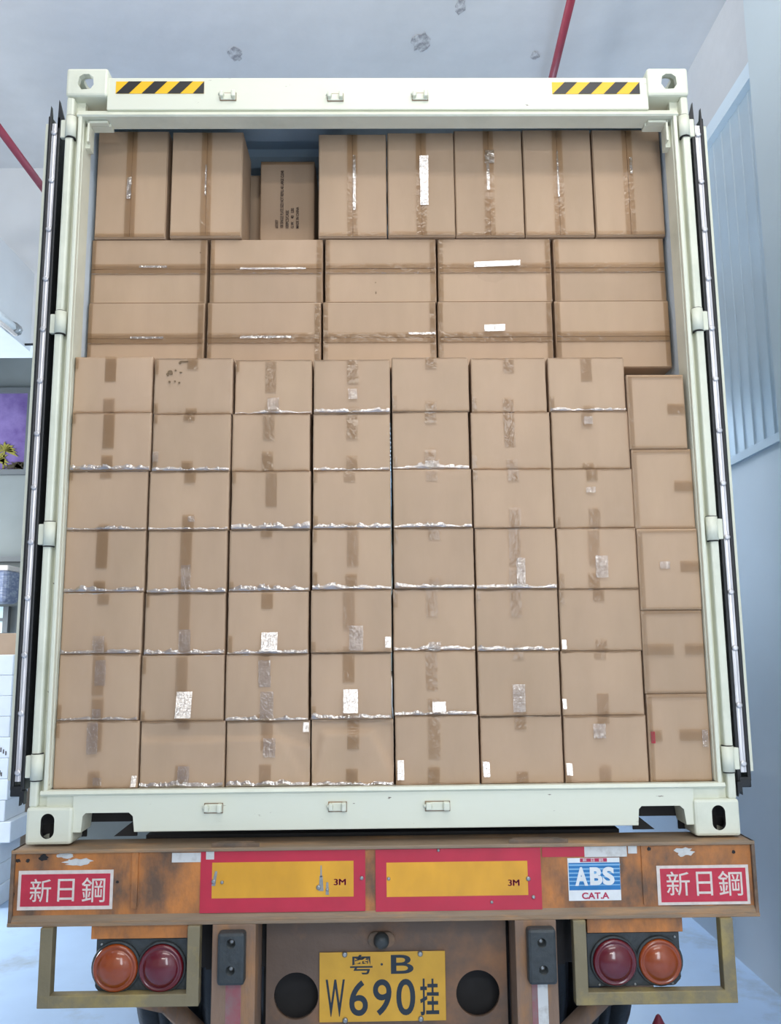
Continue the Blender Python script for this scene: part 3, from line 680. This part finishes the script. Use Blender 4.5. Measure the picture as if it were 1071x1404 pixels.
for c in range(7):
    zs = [at(sum(cx_rows[min(r, 6)][c])/2, cy_cols[c][r], YL).z for r in range(8)]
    zs[7] = ZF+0.001; 
    for r in range(7):
        jit = random.Random(r*31+c).uniform(-0.006, 0.006)+(0.004 if r < 2 else 0)
        Y = YL+jit; xa, xb = cx_rows[r][c]; ym = (cy_cols[c][r]+cy_cols[c][r+1])/2
        x0, x1 = at(xa+0.4, ym, Y).x, at(xb-0.2, ym, Y).x; z1, z0 = zs[r]-0.0006, zs[r+1]+0.0004
        x0 = max(x0, -1.150); x1 = min(x1, 1.15)
        root = empty('cardboard_carton', rowlab(r, c), 'box', 'cartons of the lower stack'); dn = dents.get((r, c))
        carton_mesh(x0, x1, Y, 0.455, z0, z1, dn, seed=r*10+c, nx=24 if dn else 10, nz=22 if dn else 8).build('carton_body', root)
        rd = random.Random(100+r*7+c); xc = (x0+x1)/2+rd.uniform(-0.012, 0.004); tw = 0.021; h = z1-z0; bxr = (x0, x1, z0, z1)
        mt = lambda: 'tape_faint' if rd.random() < 0.6 else 'tape'
        tape(root, xc-tw, xc+tw, z1-h*rd.choice((0.12, 0.2, 0.28, 0.45, 0.62)), z1-0.001, Y, mn=mt(), dent=dn, box=bxr, seed=rd.random())
        xc2 = xc+rd.uniform(-0.006, 0.006)
        tape(root, xc2-tw, xc2+tw, z0+0.001, z0+h*rd.choice((0.10, 0.18, 0.26, 0.34)), Y, mn=mt(), dent=dn, box=bxr, seed=rd.random())
        if rd.random() < 0.45:
            tape(root, x0+0.001, x0+0.018, z0+0.004, z0+h*rd.uniform(0.15, 0.3), Y, name='corner_tape', seed=rd.random())
        if rd.random() < 0.3:
            tape(root, x0+0.001, x0+0.016, z1-h*rd.uniform(0.15, 0.3), z1-0.004, Y, name='corner_tape', seed=rd.random())
        am = shiny_bottom.get((r, c), 0.25)
        edge_tape(root, x0+0.002, x1-0.002, z0+0.0005, Y, h=0.006+0.010*am, amount=am, seed=r*13+c)
        edge_tape(root, x0+0.004, x1-0.004, z1-0.0005, Y, h=0.004, amount=0.2, down=False, seed=r*17+c+400)
        for (a, b, a2, b2, k) in flaps.get((r, c), []):
            if k == 's': glint_patch(root, a, b, a2, b2, Y)
            else:
                q = rect(a, b, a2, b2, Y); tape(root, q[0], q[1], q[2], q[3], Y-0.0018, name='wrinkled_tape', mn='tape_streak', wr=0.0022, n=12, seed=rd.random())
        if (r, c) == (0, 1):
            mb = MB().m('stain')
            for (px, py, rx, rz) in ((252, 496, 6, 1.4), (247, 498, 2, 2), (234, 511, 4, 3), (230, 514, 1.6, 2.4), (241, 508, 1.5, 1.2), (248, 511, 2.2, 1.0), (233, 524, 1.8, 1.6), (240, 523, 1.4, 1.2), (246, 525, 1.6, 1.2)):
                q = at(px, py, Y); mb.prism([(q.x+rx*0.0027*math.cos(a*PI/5)*random.uniform(.7, 1.2), q.z+rz*0.0027*math.sin(a*PI/5)*random.uniform(.7, 1.2)) for a in range(10)], 'y', Y-0.0042, Y-0.002)
            mb.build('glue_stain', root)
        if (r, c) == (0, 3): topz3 = z1
        set_parent_loc(root, ((x0+x1)/2, Y+0.22, z0)); root_by_cell[(r, c)] = (root, x0, x1, z0, z1, Y)
# right-hand column of turned cartons
zs5 = [at(899, 513.5, YL).z, at(909, 615.5, YL).z, at(918, 725, YL).z, at(924, 836.5, YL).z, at(928, 951, YL).z, ZF+0.001]
xs5 = [(859, 940), (866, 951), (875, 961), (880, 969), (889, 975)]
ym5 = [564, 670, 780, 894, 1010]
for r in range(5):
    Y = YL+random.uniform(-0.004, 0.006)-0.004
    x0 = max([at(xs5[r][0]+0.5, ym5[r], Y).x]+[v[2]+0.001 for k, v in root_by_cell.items() if k[1] == 6 and v[3] < zs5[r] and v[4] > zs5[r+1]]); x1 = min(1.150, at(xs5[r][1], ym5[r], Y).x)
    z1, z0 = zs5[r]-0.0006, zs5[r+1]+0.0004
    root = empty('cardboard_carton', 'narrow brown carton in the right-hand column, %s' % ('topmost', 'second from its top', 'middle one', 'second from the bottom', 'lowest, with a red mark')[r], 'box', 'cartons of the narrow right-hand column')
    carton_mesh(x0, x1, Y, 0.455, z0, z1, seed=300+r).build('carton_body', root); h = z1-z0; zm = z0+h*0.53
    rd = random.Random(900+r); wd = x1-x0
    if r in (1, 2, 3, 4, 0): tape(root, x1-wd*(0.5 if r in (4,) else 0.32), x1-0.001, zm-0.02, zm+0.02, Y, seed=rd.random())
    if r in (3, 4): tape(root, x0+0.001, x0+wd*(0.5 if r == 3 else 0.22), zm-0.021, zm+0.019, Y, seed=rd.random())
    tape(root, x0+0.001, x0+0.017, z0+0.004, z1-0.01, Y, name='corner_tape', mn='tape_faint' if r % 2 else 'tape', seed=rd.random())
    tape(root, x0+0.004, x1-0.004, z0+0.002, z0+0.010, Y, name='edge_tape', seed=rd.random())
    tape(root, x0+0.004, x1-0.004, z1-0.014, z1-0.002, Y, name='edge_tape', seed=rd.random())
    if r == 4:
        q = rect(892.5, 1003, 898, 1019, Y); MB().m('red').box(q[0], q[1], Y-0.0045, Y-0.001, q[2], q[3]).build('red_mark', root, 'small red mark')
    if r in (2, 4):
        q = rect(*((904, 770, 918, 780) if r == 2 else (962, 1000, 970, 1024)), Y); tape(root, q[0], q[1], q[2], q[3], Y-0.0018, name='wrinkled_tape', mn='tape_streak', wr=0.002, seed=3)
    set_parent_loc(root, ((x0+x1)/2, Y+0.22, z0))
# second tier: two rows of wide cartons showing their taped flaps
def flap_carton(x0, x1, z0, z1, Y, dep, vertical, lab, group, seed, seam_at=0.5, gl=(), wl=(), dark=()):
    x0 = max(x0, -XS+0.004); x1 = min(x1, XS-0.004)
    root = empty('cardboard_carton', lab, 'box', group)
    carton_mesh(x0, x1, Y, dep, z0, z1, seed=seed).build('carton_body', root)
    rd = random.Random(seed); g = 0.0012
    # two closing flaps meeting at the seam
    if vertical:
        xm = x0+(x1-x0)*seam_at
        for a, b in ((x0+0.003, xm-g), (xm+g, x1-0.003)):
            MB().m('card').box(a, b, Y-0.0035, Y+0.004, z0+0.004, z1-0.004, bev=0.0012).build('flap', root)
    else:
        zm = z0+(z1-z0)*seam_at
        for a, b in ((z0+0.003, zm-g), (zm+g, z1-0.003)):
            MB().m('card').box(x0+0.004, x1-0.004, Y-0.0035, Y+0.004, a, b, bev=0.0012).build('flap', root)
    tw = 0.021
    if vertical: tape(root, xm-tw, xm+tw, z0+0.001, z1-0.001, Y-0.0035, n=26, seed=seed); tape(root, x0+0.002, x1-0.002, z0+0.002, z0+0.018, Y-0.0035, name='edge_tape', seed=seed+1)
    else:
        tape(root, x0+0.001, x1-0.001, zm-tw, zm+tw, Y-0.0035, n=16, seed=seed)
        tape(root, x1-0.024, x1-0.002, z0+0.004, z1-0.004, Y-0.0035, name='edge_tape', n=18, seed=seed+1); tape(root, x0+0.002, x0+0.020, z0+0.004, z1-0.004, Y-0.0035, name='edge_tape', n=18, seed=seed+2)
        # crease in the film along its lower border
        n = 40; t = bmesh.new(); prev = None
        for i in range(n+1):
            x = x0+0.004+(x1-x0-0.008)*i/n; zz = zm-tw*0.95+0.003*noise.noise(Vector((i*0.35, seed, 0)))
            r_ = [t.verts.new((x, Y-0.0085, zz+0.0022)), t.verts.new((x, Y-0.0115-rd.uniform(0, .001), zz)), t.verts.new((x, Y-0.0085, zz-0.0022))]
            if prev:
                for q in range(2): t.faces.new((prev[q], prev[q+1], r_[q+1], r_[q]))
            prev = r_
        bmesh.ops.recalc_face_normals(t, faces=t.faces); MB().m('tape_wrinkle').add(t).build('tape_crease', root)
    for q in gl: glint_patch(root, *q, Y-0.0040)
    for q in wl:
        k = rect(*q, Y); tape(root, k[0], k[1], k[2], k[3], Y-0.006, name='wrinkled_tape', mn='tape_wrinkle', wr=0.0022, n=16, seed=rd.random())
    if dark:
        mb = MB().m('stain')
        for (px, py, rx, rz) in dark:
            q = at(px, py, Y); mb.prism([(q.x+rx*0.0028*math.cos(a*PI/4), q.z+rz*0.0028*math.sin(a*PI/4)) for a in range(8)], 'y', Y-0.0042, Y-0.003)
        mb.build('stain', root)
    set_parent_loc(root, ((x0+x1)/2, Y+dep/2, z0)); return root
zB0 = max(v[4] for k, v in root_by_cell.items() if k[0] == 0)+0.001
zB1 = at(520, 414, 0.205).z; zA1 = at(520, 327.5, 0.215).z
B = [(120, 280), (284, 440), (443, 598), (601, 758), (762, 919)]
A = [(125, 283.5), (288, 442.5), (446, 598), (601, 756), (760, 912)]
glB = {3: [(664, 446, 692, 455)]}; glA = {3: [(650, 360, 712, 367)]}
for i, (a, b) in enumerate(B):
    x0, x1 = at(a, 455, 0.205).x, at(b, 455, 0.205).x
    flap_carton(x0, x1, zB0, zB1, 0.205, 0.222, False, 'wide brown carton just above the lower stack, %s' % ('leftmost', 'second from the left', 'middle one', 'fourth from the left', 'overhanging at the right end')[i], 'wide cartons, lower row of the middle tier', 500+i, 0.46, glB.get(i, ()),
                {0: [(180, 463, 225, 466)], 1: [(330, 462, 400, 465)], 2: [(560, 457, 597, 460)]}.get(i, ()))
for i, (a, b) in enumerate(A):
    x0, x1 = at(a, 368, 0.218).x, at(b, 368, 0.218).x
    flap_carton(x0, x1, zB1+0.001, zA1, 0.218, 0.222, False, 'wide brown carton under the upright top row, %s' % ('leftmost', 'second from the left', 'middle one with dark spots', 'fourth from the left, glinting tape', 'rightmost')[i], 'wide cartons, upper row of the middle tier', 520+i, 0.53, glA.get(i, ()),
                {0: [(192, 366, 230, 369)], 1: [(330, 368.5, 420, 371)]}.get(i, ()), {2: [(515, 388, 0.8, 0.8), (515.5, 402, 1, 2.2)], 0: [(275, 347, 1, 1)]}.get(i, ()))
T = [(132.5, 229, 180, 322), (235, 332, 181, 323), (437, 530, 184, 327), (532, 623, 182, 327), (624, 717, 179, 324), (718.5, 812, 178, 322), (814.5, 908, 178, 321)]
tl = ['leftmost', 'second from the left beside the gap', 'just right of the dark gap', 'with the bright vertical glint', 'third from the right', 'second from the right', 'rightmost']
glT = {3: [(575, 218, 587, 246), (576, 246, 587, 282)]}
wlT = {0: [(175, 245, 181, 275)], 1: [(282, 228, 284, 270)], 2: [(484, 215, 488, 290)], 4: [(664, 208, 677, 226), (667, 226, 671, 262)], 5: [(763, 208, 765.5, 272)], 6: [(862, 218, 866, 240)]}
for i, (a, b, c, d) in enumerate(T):
    Y = 0.20+random.uniform(-.004, .008); ym = (c+d)/2
    x0, x1 = at(a, ym, Y).x, at(b, ym, Y).x; z1 = at((a+b)/2, c, Y).z
    flap_carton(x0, x1, zA1+0.001, min(z1, ZTOP-0.07), Y, 0.222, True, 'tall brown carton in the top row, %s' % tl[i], 'tall cartons of the top row', 540+i, 0.5, glT.get(i, ()), wlT.get(i, ()))
# printed carton standing back in the gap
Y = 0.40; x0, x1 = at(357, 275, Y).x, at(431, 275, Y).x; z1 = at(394, 221, Y).z
# carton carrying it, behind the wide row
root = empty('cardboard_carton', 'printed brown carton set back in the gap of the top row', 'box')
carton_mesh(x0, x1, Y, 0.28, zA1+0.001, z1, seed=700).build('carton_body', root)
items = []
def vt(body, px0, px1, py0, py1):
    q = rect(px0, py0, px1, py1, Y); items.append((body, q[0], q[1], q[2], q[3]))
vt('#5507', 377.5, 382, 302, 313.5)
vt('100 SINGLE PLATE SIZE NOT REFILL 40 LARGE CLEAR', 384.7, 389, 234.5, 313)
vt('100PCS/CASE', 391.8, 396, 289, 313.5)
vt('G.W.   40   LBS', 399, 403, 286, 313.5)
vt('MADE IN CHINA', 406, 410, 284.5, 313.5)
letters('printed_lettering', items, Y-0.004, 'ink', root, bold=0.01, vertical=True)
tape(root, x0+0.002, x1-0.002, z1-0.02, z1-0.002, Y, name='edge_tape', seed=5)
set_parent_loc(root, ((x0+x1)/2, Y+0.14, zA1+0.001))
for (a, b, c, Y2, w_, lab) in ((330, 358, 240, 0.50, 0.2, 'dark shaded carton deep in the gap left of the printed carton'), (428, 438, 262, 0.72, 0.2, 'shaded carton deep in the gap right of the printed carton')):
    x0, x1 = at(a, 280, Y2).x, at(b, 280, Y2).x; z1 = min(ZTOP-0.08, at(350, c, Y2).z)
    root = empty('cardboard_carton', lab, 'box')
    if x1-x0 < w_: x0, x1 = (x0, x0+w_) if a > 400 else (x1-w_, x1)
    carton_mesh(x0, x1, Y2, 0.28, zA1+0.001, z1, seed=710+a).build('carton_body', root); tape(root, (x0+x1)/2-.02, (x0+x1)/2+.02, zA1+0.01, z1-.01, Y2, seed=9)
    set_parent_loc(root, ((x0+x1)/2, Y2+0.14, zA1+0.001))
# cartons behind, which carry the set-back ones (their fronts show through the gap only)
for k in range(4):
    x0 = -0.95+k*0.462; root = empty('cardboard_carton', 'brown carton behind the wide row, %s from the left, carrying the set-back cartons' % ordn[k], 'box')
    carton_mesh(x0, x0+0.458, 0.446, 0.60, zB1, zA1, seed=720+k).build('carton_body', root); set_parent_loc(root, (x0+0.229, 0.74, zB1+0.002))
    root = empty('cardboard_carton', 'brown carton under the hidden back row, %s from the left' % ordn[k], 'box')
    carton_mesh(x0, x0+0.458, 0.50, 0.55, zB0+0.003, zB1-0.002, seed=730+k).build('carton_body', root); set_parent_loc(root, (x0+0.229, 0.78, zB0))

# ================================================================== TRAILER
tr = empty('semi_trailer', 'rusty orange semi-trailer carrying the cream container', 'trailer')
YT = -0.055; XB = 1.243
zt_, zb_ = ZB-0.006, at(520, 1264, YT).z
mb = MB().m('rust').box(-XB, XB, YT+0.012, 0.06, zb_+0.01, zt_-0.012)
mb.m('lip').box(-XB, XB, YT-0.004, 0.10, zb_, zb_+0.012, bev=0.002)
mb.prism([(YT, zb_+0.010), (YT+0.003, zb_+0.022), (YT+0.014, zb_+0.034), (YT+0.02, zb_+0.01)], 'x', -XB, XB)
mb.m('lip').box(-XB, XB, YT-0.002, 0.095, zt_-0.012, zt_, bev=0.003)
mb.m('rust_dark').box(-XB, -XB+0.012, YT, 0.095, zb_, zt_, bev=0.002).box(XB-0.012, XB, YT, 0.095, zb_, zt_, bev=0.002)
mb.m('rust').box(-XB+0.40, -XB+0.42, YT+0.004, YT+0.014, zb_+0.05, zt_-0.012).box(0.86, 0.875, YT+0.006, YT+0.014, zb_+0.04, zt_-0.012)
mb.build('rear_beam', tr)
# pads on the beam's top face
for (a, b) in ((300, 345), (705, 765)):
    x0, x1 = at(a, 1147, -0.03).x, at(b, 1147, -0.03).x
    MB().m('rust_dark').prism([(x0-0.02, YT+0.005), (x1+0.03, YT+0.005), (x1, -0.015), (x0, -0.015)], 'z', zt_, zt_+0.012).build('deck_pad', tr)
YS = YT+0.012
def panel(name, px, mn, th, parent, label=None, Y=YS, bev=0.0):
    q = rect(*px, Y); return MB().m(mn).box(q[0], q[1], Y-th, Y+0.001, q[2], q[3], bev=bev).build(name, parent, label)
def glyphs(name, lst, Y, mn, parent, bold=0.0):
    letters(name, [(t, *rect(a, b, c, d, Y)) for t, a, b, c, d in lst], Y, mn, parent, bold=bold)
for (outer, inner, gs) in (((25, 1193, 155, 1247), (29, 1198, 151, 1242), (('新', 41, 1205, 70, 1237), ('日', 79, 1205, 102, 1236), ('鋼', 112, 1203, 144, 1237))),
                           ((901, 1186, 1027, 1240), (905.5, 1190, 1023, 1236), (('新', 914, 1195, 946, 1228), ('日', 955, 1195, 977, 1228), ('鋼', 985, 1194, 1018, 1228)))):
    p = panel('name_sign', outer, 'sign_white', 0.003, tr, 'white bordered red sign with white characters')
    panel('red_field', inner, 'sign_red', 0.0036, p)
    glyphs('lettering', gs, YS-0.0036, 'sign_white', p, bold=0.003)
for (outer, inner, g3, bl) in (((275, 1162, 501, 1250), (291, 1181, 485, 1230), (458, 1205, 474, 1213.5), ((437, 1216, 3.2), (449, 1219, 2.2), (293.5, 1208, 3), (305, 1209, 2.2), (496, 1203, 2.5))),
                               ((515, 1163, 742, 1248), (530, 1181, 723.5, 1228), (697, 1206, 712, 1214.5), ((724, 1204, 3), (674, 1236, 2), (731, 1229, 2.4), (533, 1204, 2.2), (601, 1165, 2)))):
    p = panel('reflector_board', outer, 'red', 0.004, tr, 'red bordered orange-yellow reflector board')
    panel('yellow_field', inner, 'amber_sheet', 0.005, p)
    glyphs('lettering', [('3M', g3[0]+dx_, g3[1], g3[2]+dx_, g3[3]) for dx_ in (-0.5, 0, 0.5)], YS-0.005, 'crimson', p)
    for (px, py, r) in bl:
        q = at(px, py, YS); MB().m('bolt').lathe([(r*0.0025, 0), (r*0.0025, -0.004), (r*0.0012, -0.006)], (q.x, YS-0.005, q.z), 'y', 12).build('rivet', p)
q = at(441, 1203, YS)
for (px0, py0, px1, py1, wd) in ((440.5, 1186, 440.5, 1202, 1.2), (440.5, 1200, 440.5, 1221, 3.2), (449, 1209, 449, 1226, 2.2), (297, 1194, 293, 1214, 2.5)):
    a = at(px0, py0, YS); b = at(px1, py1, YS); k = wd*0.0025
    MB().m('bolt').prism([(a.x-k*0.6, a.z), (a.x+k*0.6, a.z), (b.x+k, b.z), (b.x-k, b.z)], 'y', YS-0.0062, YS-0.003).build('scuff', tr, 'bare metal scuff on the reflector board')
panel('marking_tape', (743, 1156.5, 801, 1174.5), 'red', 0.0028, tr, 'red marking tape')
panel('marking_tape', (801, 1156, 859, 1174.5), 'white_tape', 0.0030, tr, 'white marking tape')
panel('marking_tape', (861, 1157, 873, 1170), 'white_tape', 0.0024, tr, 'torn white tape remnant')
panel('marking_tape', (236, 1169, 276, 1182), 'white_tape', 0.0024, tr, 'worn white tape remnant')
panel('marking_tape', (283, 1166, 294, 1178), 'white_tape', 0.0044, tr, 'white tape scrap on the reflector board')
def blotch(px, py, rx, rz, mn, lab, seed):
    rd = random.Random(seed); q = at(px, py, YS); k = 0.0025
    MB().m(mn).prism([(q.x+rx*k*math.cos(a*PI/9)*rd.uniform(.55, 1.1), q.z+rz*k*math.sin(a*PI/9)*rd.uniform(.55, 1.1)) for a in range(18)], 'y', YS-0.0012, YS+0.001).build('paint_scuff', tr, lab)
blotch(108, 1182, 22, 6, 'white_tape', 'pale scuffed paint', 1); blotch(938, 1168, 14, 7, 'white_tape', 'pale scuffed paint', 2); blotch(90, 1173, 14, 4, 'white_tape', 'pale scuffed paint', 3)
for (px, py, rx, rz, sd) in ((25, 1180, 4, 3, 4), (38, 1180, 3, 3, 5), (60, 1176, 7, 5, 6), (184, 1210, 4, 18, 7), (161, 1209, 3, 2, 8), (1006, 1168, 3, 3, 9), (890, 1164, 3, 3, 10), (17, 1228, 3, 8, 11)):
    blotch(px, py, rx, rz, 'dark', 'dark rust spot', sd)
ab = panel('brake_sticker', (779, 1176, 850.5, 1234.5), 'sticker_white', 0.002, tr, 'white and blue sticker with white letters')
panel('blue_field', (780, 1182.5, 850, 1220), 'sticker_blue', 0.0024, ab)
for k in range(6): panel('light_stripe', (780, 1184.5+k*5.6, 850, 1186.6+k*5.6-0.15*k), 'sticker_light', 0.0028, ab)
panel('red_field', (795, 1176.5, 832, 1181.5), 'crimson', 0.0026, ab)
glyphs('lettering', [('新', 799, 1177.3, 804.5, 1181.2), ('日', 810.5, 1177.3, 815, 1181.2), ('鋼', 821, 1177.3, 827, 1181.2)], YS-0.0026, 'sticker_white', ab)
glyphs('lettering', [('A', 788.5, 1189, 806, 1214.5), ('B', 809, 1189, 826, 1213.5), ('S', 826.5, 1188.5, 842.5, 1213.5)], YS-0.003, 'sticker_white', ab, bold=0.045)
glyphs('lettering', [('CAT.A', 798, 1223.5, 835.5, 1232.5)], YS-0.002, 'crimson', ab, bold=0.03)
# light guards
def guard(xl, xr, yt, yb, bw, Y):
    root = MB().m('olive')
    zt2 = zb_; X0, _, z0, _2 = rect(xl, yb-1, xr, yb, Y); X0 = at(xl, (yt+yb)/2, Y).x; X1 = at(xr, (yt+yb)/2, Y).x; z0 = at((xl+xr)/2, yb, Y).z; k = bw*0.00255
    root.box(X0, X0+k, Y, Y+0.04, z0, zt2, bev=0.003).box(X1-k, X1, Y, Y+0.04, z0, zt2, bev=0.003).box(X0+k*0.9, X1-k*0.9, Y, Y+0.04, z0, z0+k*0.95, bev=0.003)
    root.build('light_guard', tr, 'olive painted rectangular steel guard')
guard(52.5, 273, 1270, 1382, 16, -0.07); guard(788, 1009, 1260, 1377.5, 16.5, -0.07)
# tail lights
def tail(x0, x1, y0, y1, lamps, s):
    Y = -0.03; q = rect(x0, y0, x1, y1, Y); c = 0.022
    pts = [(q[0], q[3]), (q[1], q[3]), (q[1], q[2]+(c if s > 0 else 0)), (q[1]-(c if s > 0 else 0), q[2]), (q[0]+(c if s < 0 else 0), q[2]), (q[0], q[2]+(c if s < 0 else 0))]
    pts = [p for i, p in enumerate(pts) if p != pts[i-1]]
    h = MB().m('rubber').prism(pts, 'y', Y, Y+0.05, bev=0.003)
    for (px, py, r, mn) in lamps:
        k = at(px, py, Y); R = r*0.00262; h.lathe([(R*1.10, 0), (R*1.10, -0.008), (R*1.02, -0.014), (R*1.0, 0)], (k.x, Y, k.z), 'y', 32)
    h = h.build('tail_light', tr, 'black tail light housing with one amber and one red lens')
    for (px, py, r, mn) in lamps:
        k = at(px, py, Y); R = r*0.00262
        MB().m(mn).lathe([(R, -0.002), (R, -0.016), (R*0.94, -0.024), (R*0.86, -0.024), (R*0.82, -0.020), (R*0.76, -0.026), (R*0.6, -0.036), (R*0.4, -0.042), (R*0.2, -0.045), (0.003, -0.046)], (k.x, Y, k.z), 'y', 40).build('lens', h, ('amber' if 'amber' in mn else 'red')+' round lens')
    for (dx, dz) in ((0.12, 0.04), (0.9, 0.05), (0.5, 0.04), (0.06, 0.9) if s < 0 else (0.95, 0.9)):
        a = (q[0]+(q[1]-q[0])*dx, q[2]+(q[3]-q[2])*dz); MB().m('bolt').lathe([(0.004, 0), (0.004, -0.004), (0.002, -0.005)], (a[0], Y, a[1]), 'y', 8).build('screw', h)
    q = rect(x0-6 if s < 0 else x0, y0-16, x1 if s < 0 else x1+3, y0+1, -0.04)
    MB().m('rust').box(q[0], q[1], -0.04, 0.02, q[2], zb_, bev=0.002).build('light_bracket', tr, 'rust orange bracket over the tail light')
tail(131, 258, 1286, 1363, ((160, 1325, 28, 'lens_amber'), (222.5, 1325, 28, 'lens_red')), -1)
tail(805, 933, 1277.5, 1352, ((841.5, 1317, 27.5, 'lens_red'), (903.5, 1316.5, 27, 'lens_amber')), 1)
# posts with rubber buffers
for (x0, x1, b0, b1, c0, c1, hl, st) in ((290, 350, 301, 338, 1273, 1345, ((317.5, 1292), (316.5, 1329)), (((309, 1346, 330, 1420), 'strip_pink'),)),
                                   (708, 765, 721.5, 760, 1268, 1344, ((742, 1291), (744.5, 1328)), (((730, 1344, 738, 1420), 'strip_pink'), ((738, 1344, 752, 1420), 'white_tape')))):
    Y = -0.06; q = rect(x0, 1262, x1, 1404, Y)
    p = MB().m('rust_brown').box(q[0], q[1], Y, 0.10, 0.42, zb_, bev=0.003).build('buffer_post', tr)
    q = rect(b0, c0, b1, c1, Y); bf = MB().m('rubber').box(q[0], q[1], Y-0.045, Y, q[2], q[3], bev=0.010).build('rubber_buffer', tr, 'black rubber buffer with two bolt holes')
    cut(bf, [MB().cyl((at(a, b, Y-0.03).x, Y-0.1, at(a, b, Y-0.03).z), (at(a, b, Y-0.03).x, Y-0.012, at(a, b, Y-0.03).z), 0.015, 20) for a, b in hl])
    for a, b in hl:
        k = at(a, b, Y-0.03); MB().m('bolt').lathe([(0.008, 0), (0.008, -0.012), (0.004, -0.014)], (k.x, Y-0.012, k.z), 'y', 12).build('bolt', bf, 'bolt head inside the buffer hole')
    for (r_, mn) in st:
        if mn == 'strip_pink': M.setdefault('strip_pink', mat('faded_pink_tape', (0.30, 0.09, 0.10), 0.5, col2=(0.22, 0.17, 0.16), nscale=14, lo=0.4, hi=0.7))
        q = rect(*r_, Y); MB().m(mn).box(q[0], q[1], Y-0.0015, Y, 0.46, q[3]).build('marking_tape', tr, 'vertical marking tape below the buffer')
# middle panel, number plate
YM = 0.07; q = rect(365, 1262, 695, 1404, YM)
o = MB().m('panel_brown').box(q[0], q[1], YM, YM+0.02, 0.45, zb_).build('plate_panel', tr)
holes = []
for (px, py, r) in ((406, 1366, 28.5), (655.5, 1362, 28)):
    k = at(px, py, YM); holes.append(MB().cyl((k.x, -0.2, k.z), (k.x, 0.2, k.z), r*0.00265, 40))
cut(o, holes)
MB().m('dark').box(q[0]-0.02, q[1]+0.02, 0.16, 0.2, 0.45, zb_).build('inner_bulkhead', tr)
pl = panel('number_plate', (438, 1304.5, 611, 1400), 'plate', 0.004, tr, 'yellow number plate with black characters', Y=YM-0.004, bev=0.0015)
pb = 0.012
glyphs('lettering', [('W', 446.5, 1343, 473, 1394), ('6', 479, 1344, 504.5, 1393), ('9', 511.5, 1342.5, 537, 1392.5), ('0', 543.5, 1342, 569.5, 1392), ('挂', 576, 1341.5, 602, 1392)], YM-0.008, 'plate_ink', pl, bold=pb)
glyphs('lettering', [('粤', 480, 1309, 511, 1336), ('·', 521.8, 1320.5, 525.2, 1323.8), ('B', 536, 1309, 567, 1335)], YM-0.008, 'plate_ink', pl, bold=0.01)
for (px, py) in ((473, 1307), (576, 1306), (473.5, 1397), (577, 1395)):
    k = at(px, py, YM); MB().m('bolt').lathe([(0.009, 0), (0.009, -0.006), (0.005, -0.009)], (k.x, YM-0.008, k.z), 'y', 14).build('bolt', pl)
k = at(523, 1287, YM)
nl = MB().m('rust_dark').prism(stadium(k.x, k.z, 0.092, 0.05), 'y', YM-0.012, YM, bev=0.002).build('plate_lamp', tr, 'small round dark lamp above the number plate')
MB().m('rubber').lathe([(0.026, 0), (0.026, -0.02), (0.02, -0.032), (0.010, -0.038)], (k.x, YM-0.01, k.z), 'y', 24).build('lens', nl)
# chassis and running gear
MB().m('dark').box(-0.62, -0.50, 0.1, 11.5, 0.85, ZB-0.02).build('chassis_rail', tr)
MB().m('dark').box(0.50, 0.62, 0.1, 11.5, 0.85, ZB-0.02).build('chassis_rail', tr)
MB().m('dark').box(-0.845, 0.835, 0.12, 0.30, 0.85, ZB+0.0).build('shade_cross_beam', tr)  # dark box raised to put shade into the gap under the sill
for s in (-1, 1):
    MB().m('dark').prism([(s*0.84, ZB-0.02), (s*0.62, ZB-0.02), (s*0.62, ZB-0.16), (s*0.66, ZB-0.16)], 'y', 0.12, 0.2).build('gusset', tr)
    a = Vector((s*1.0, 0.3, 0.74)); MB().m('rust_brown').cyl((s*0.62, 0.32, 0.50), (s*0.80, 0.32, 0.66), 0.035, 12).cyl((s*0.80, 0.32, 0.66), (s*0.98, 0.32, 0.70), 0.035, 12).build('mudguard_bracket', tr, 'rusty mudguard bracket')
for y in (1.62, 2.95, 4.3):
    ax = MB().m('dark').cyl((-0.85, y, 0.5), (0.85, y, 0.5), 0.07, 16).build('axle', tr)
    for s in (-1, 1):
        for xo in (0.72, 1.02):
            tm = MB().m('black').lathe([(0.28, -0.10), (0.40, -0.13), (0.49, -0.125), (0.52, -0.09), (0.52, -0.03), (0.51, -0.028), (0.51, -0.02), (0.52, -0.018), (0.52, 0.018), (0.51, 0.02), (0.51, 0.028), (0.52, 0.03), (0.52, 0.09), (0.49, 0.125), (0.40, 0.13), (0.28, 0.10)], (s*xo, y, 0.521), 'x', 48)
            wt = tm.build('tyre', tr)
            MB().m('rust_dark').lathe([(0.28, -0.09), (0.24, -0.09), (0.20, 0.02), (0.20, 0.04), (0.24, 0.09), (0.28, 0.09)], (s*xo, y, 0.521), 'x', 32).build('wheel_rim', wt)
set_parent_loc(tr, (0, 0.5, 0))
# dark cone tip on the floor, right of the wheels
d = ray(903, 1398); P = CAM+d*((0.10-CAM.z)/d.z)
root = empty('rubber_chock', 'small dark red cone on the floor right of the wheels', 'cone')
MB().m('pipe').lathe([(0.055, 0.02), (0.035, 0.07), (0.012, 0.118), (0.004, 0.125)], (P.x, P.y, 0), 'z', 20).build('cone_body', root)
MB().m('black').box(P.x-0.07, P.x+0.07, P.y-0.07, P.y+0.07, 0, 0.02, bev=0.004).build('base', root); set_parent_loc(root, (P.x, P.y, 0))
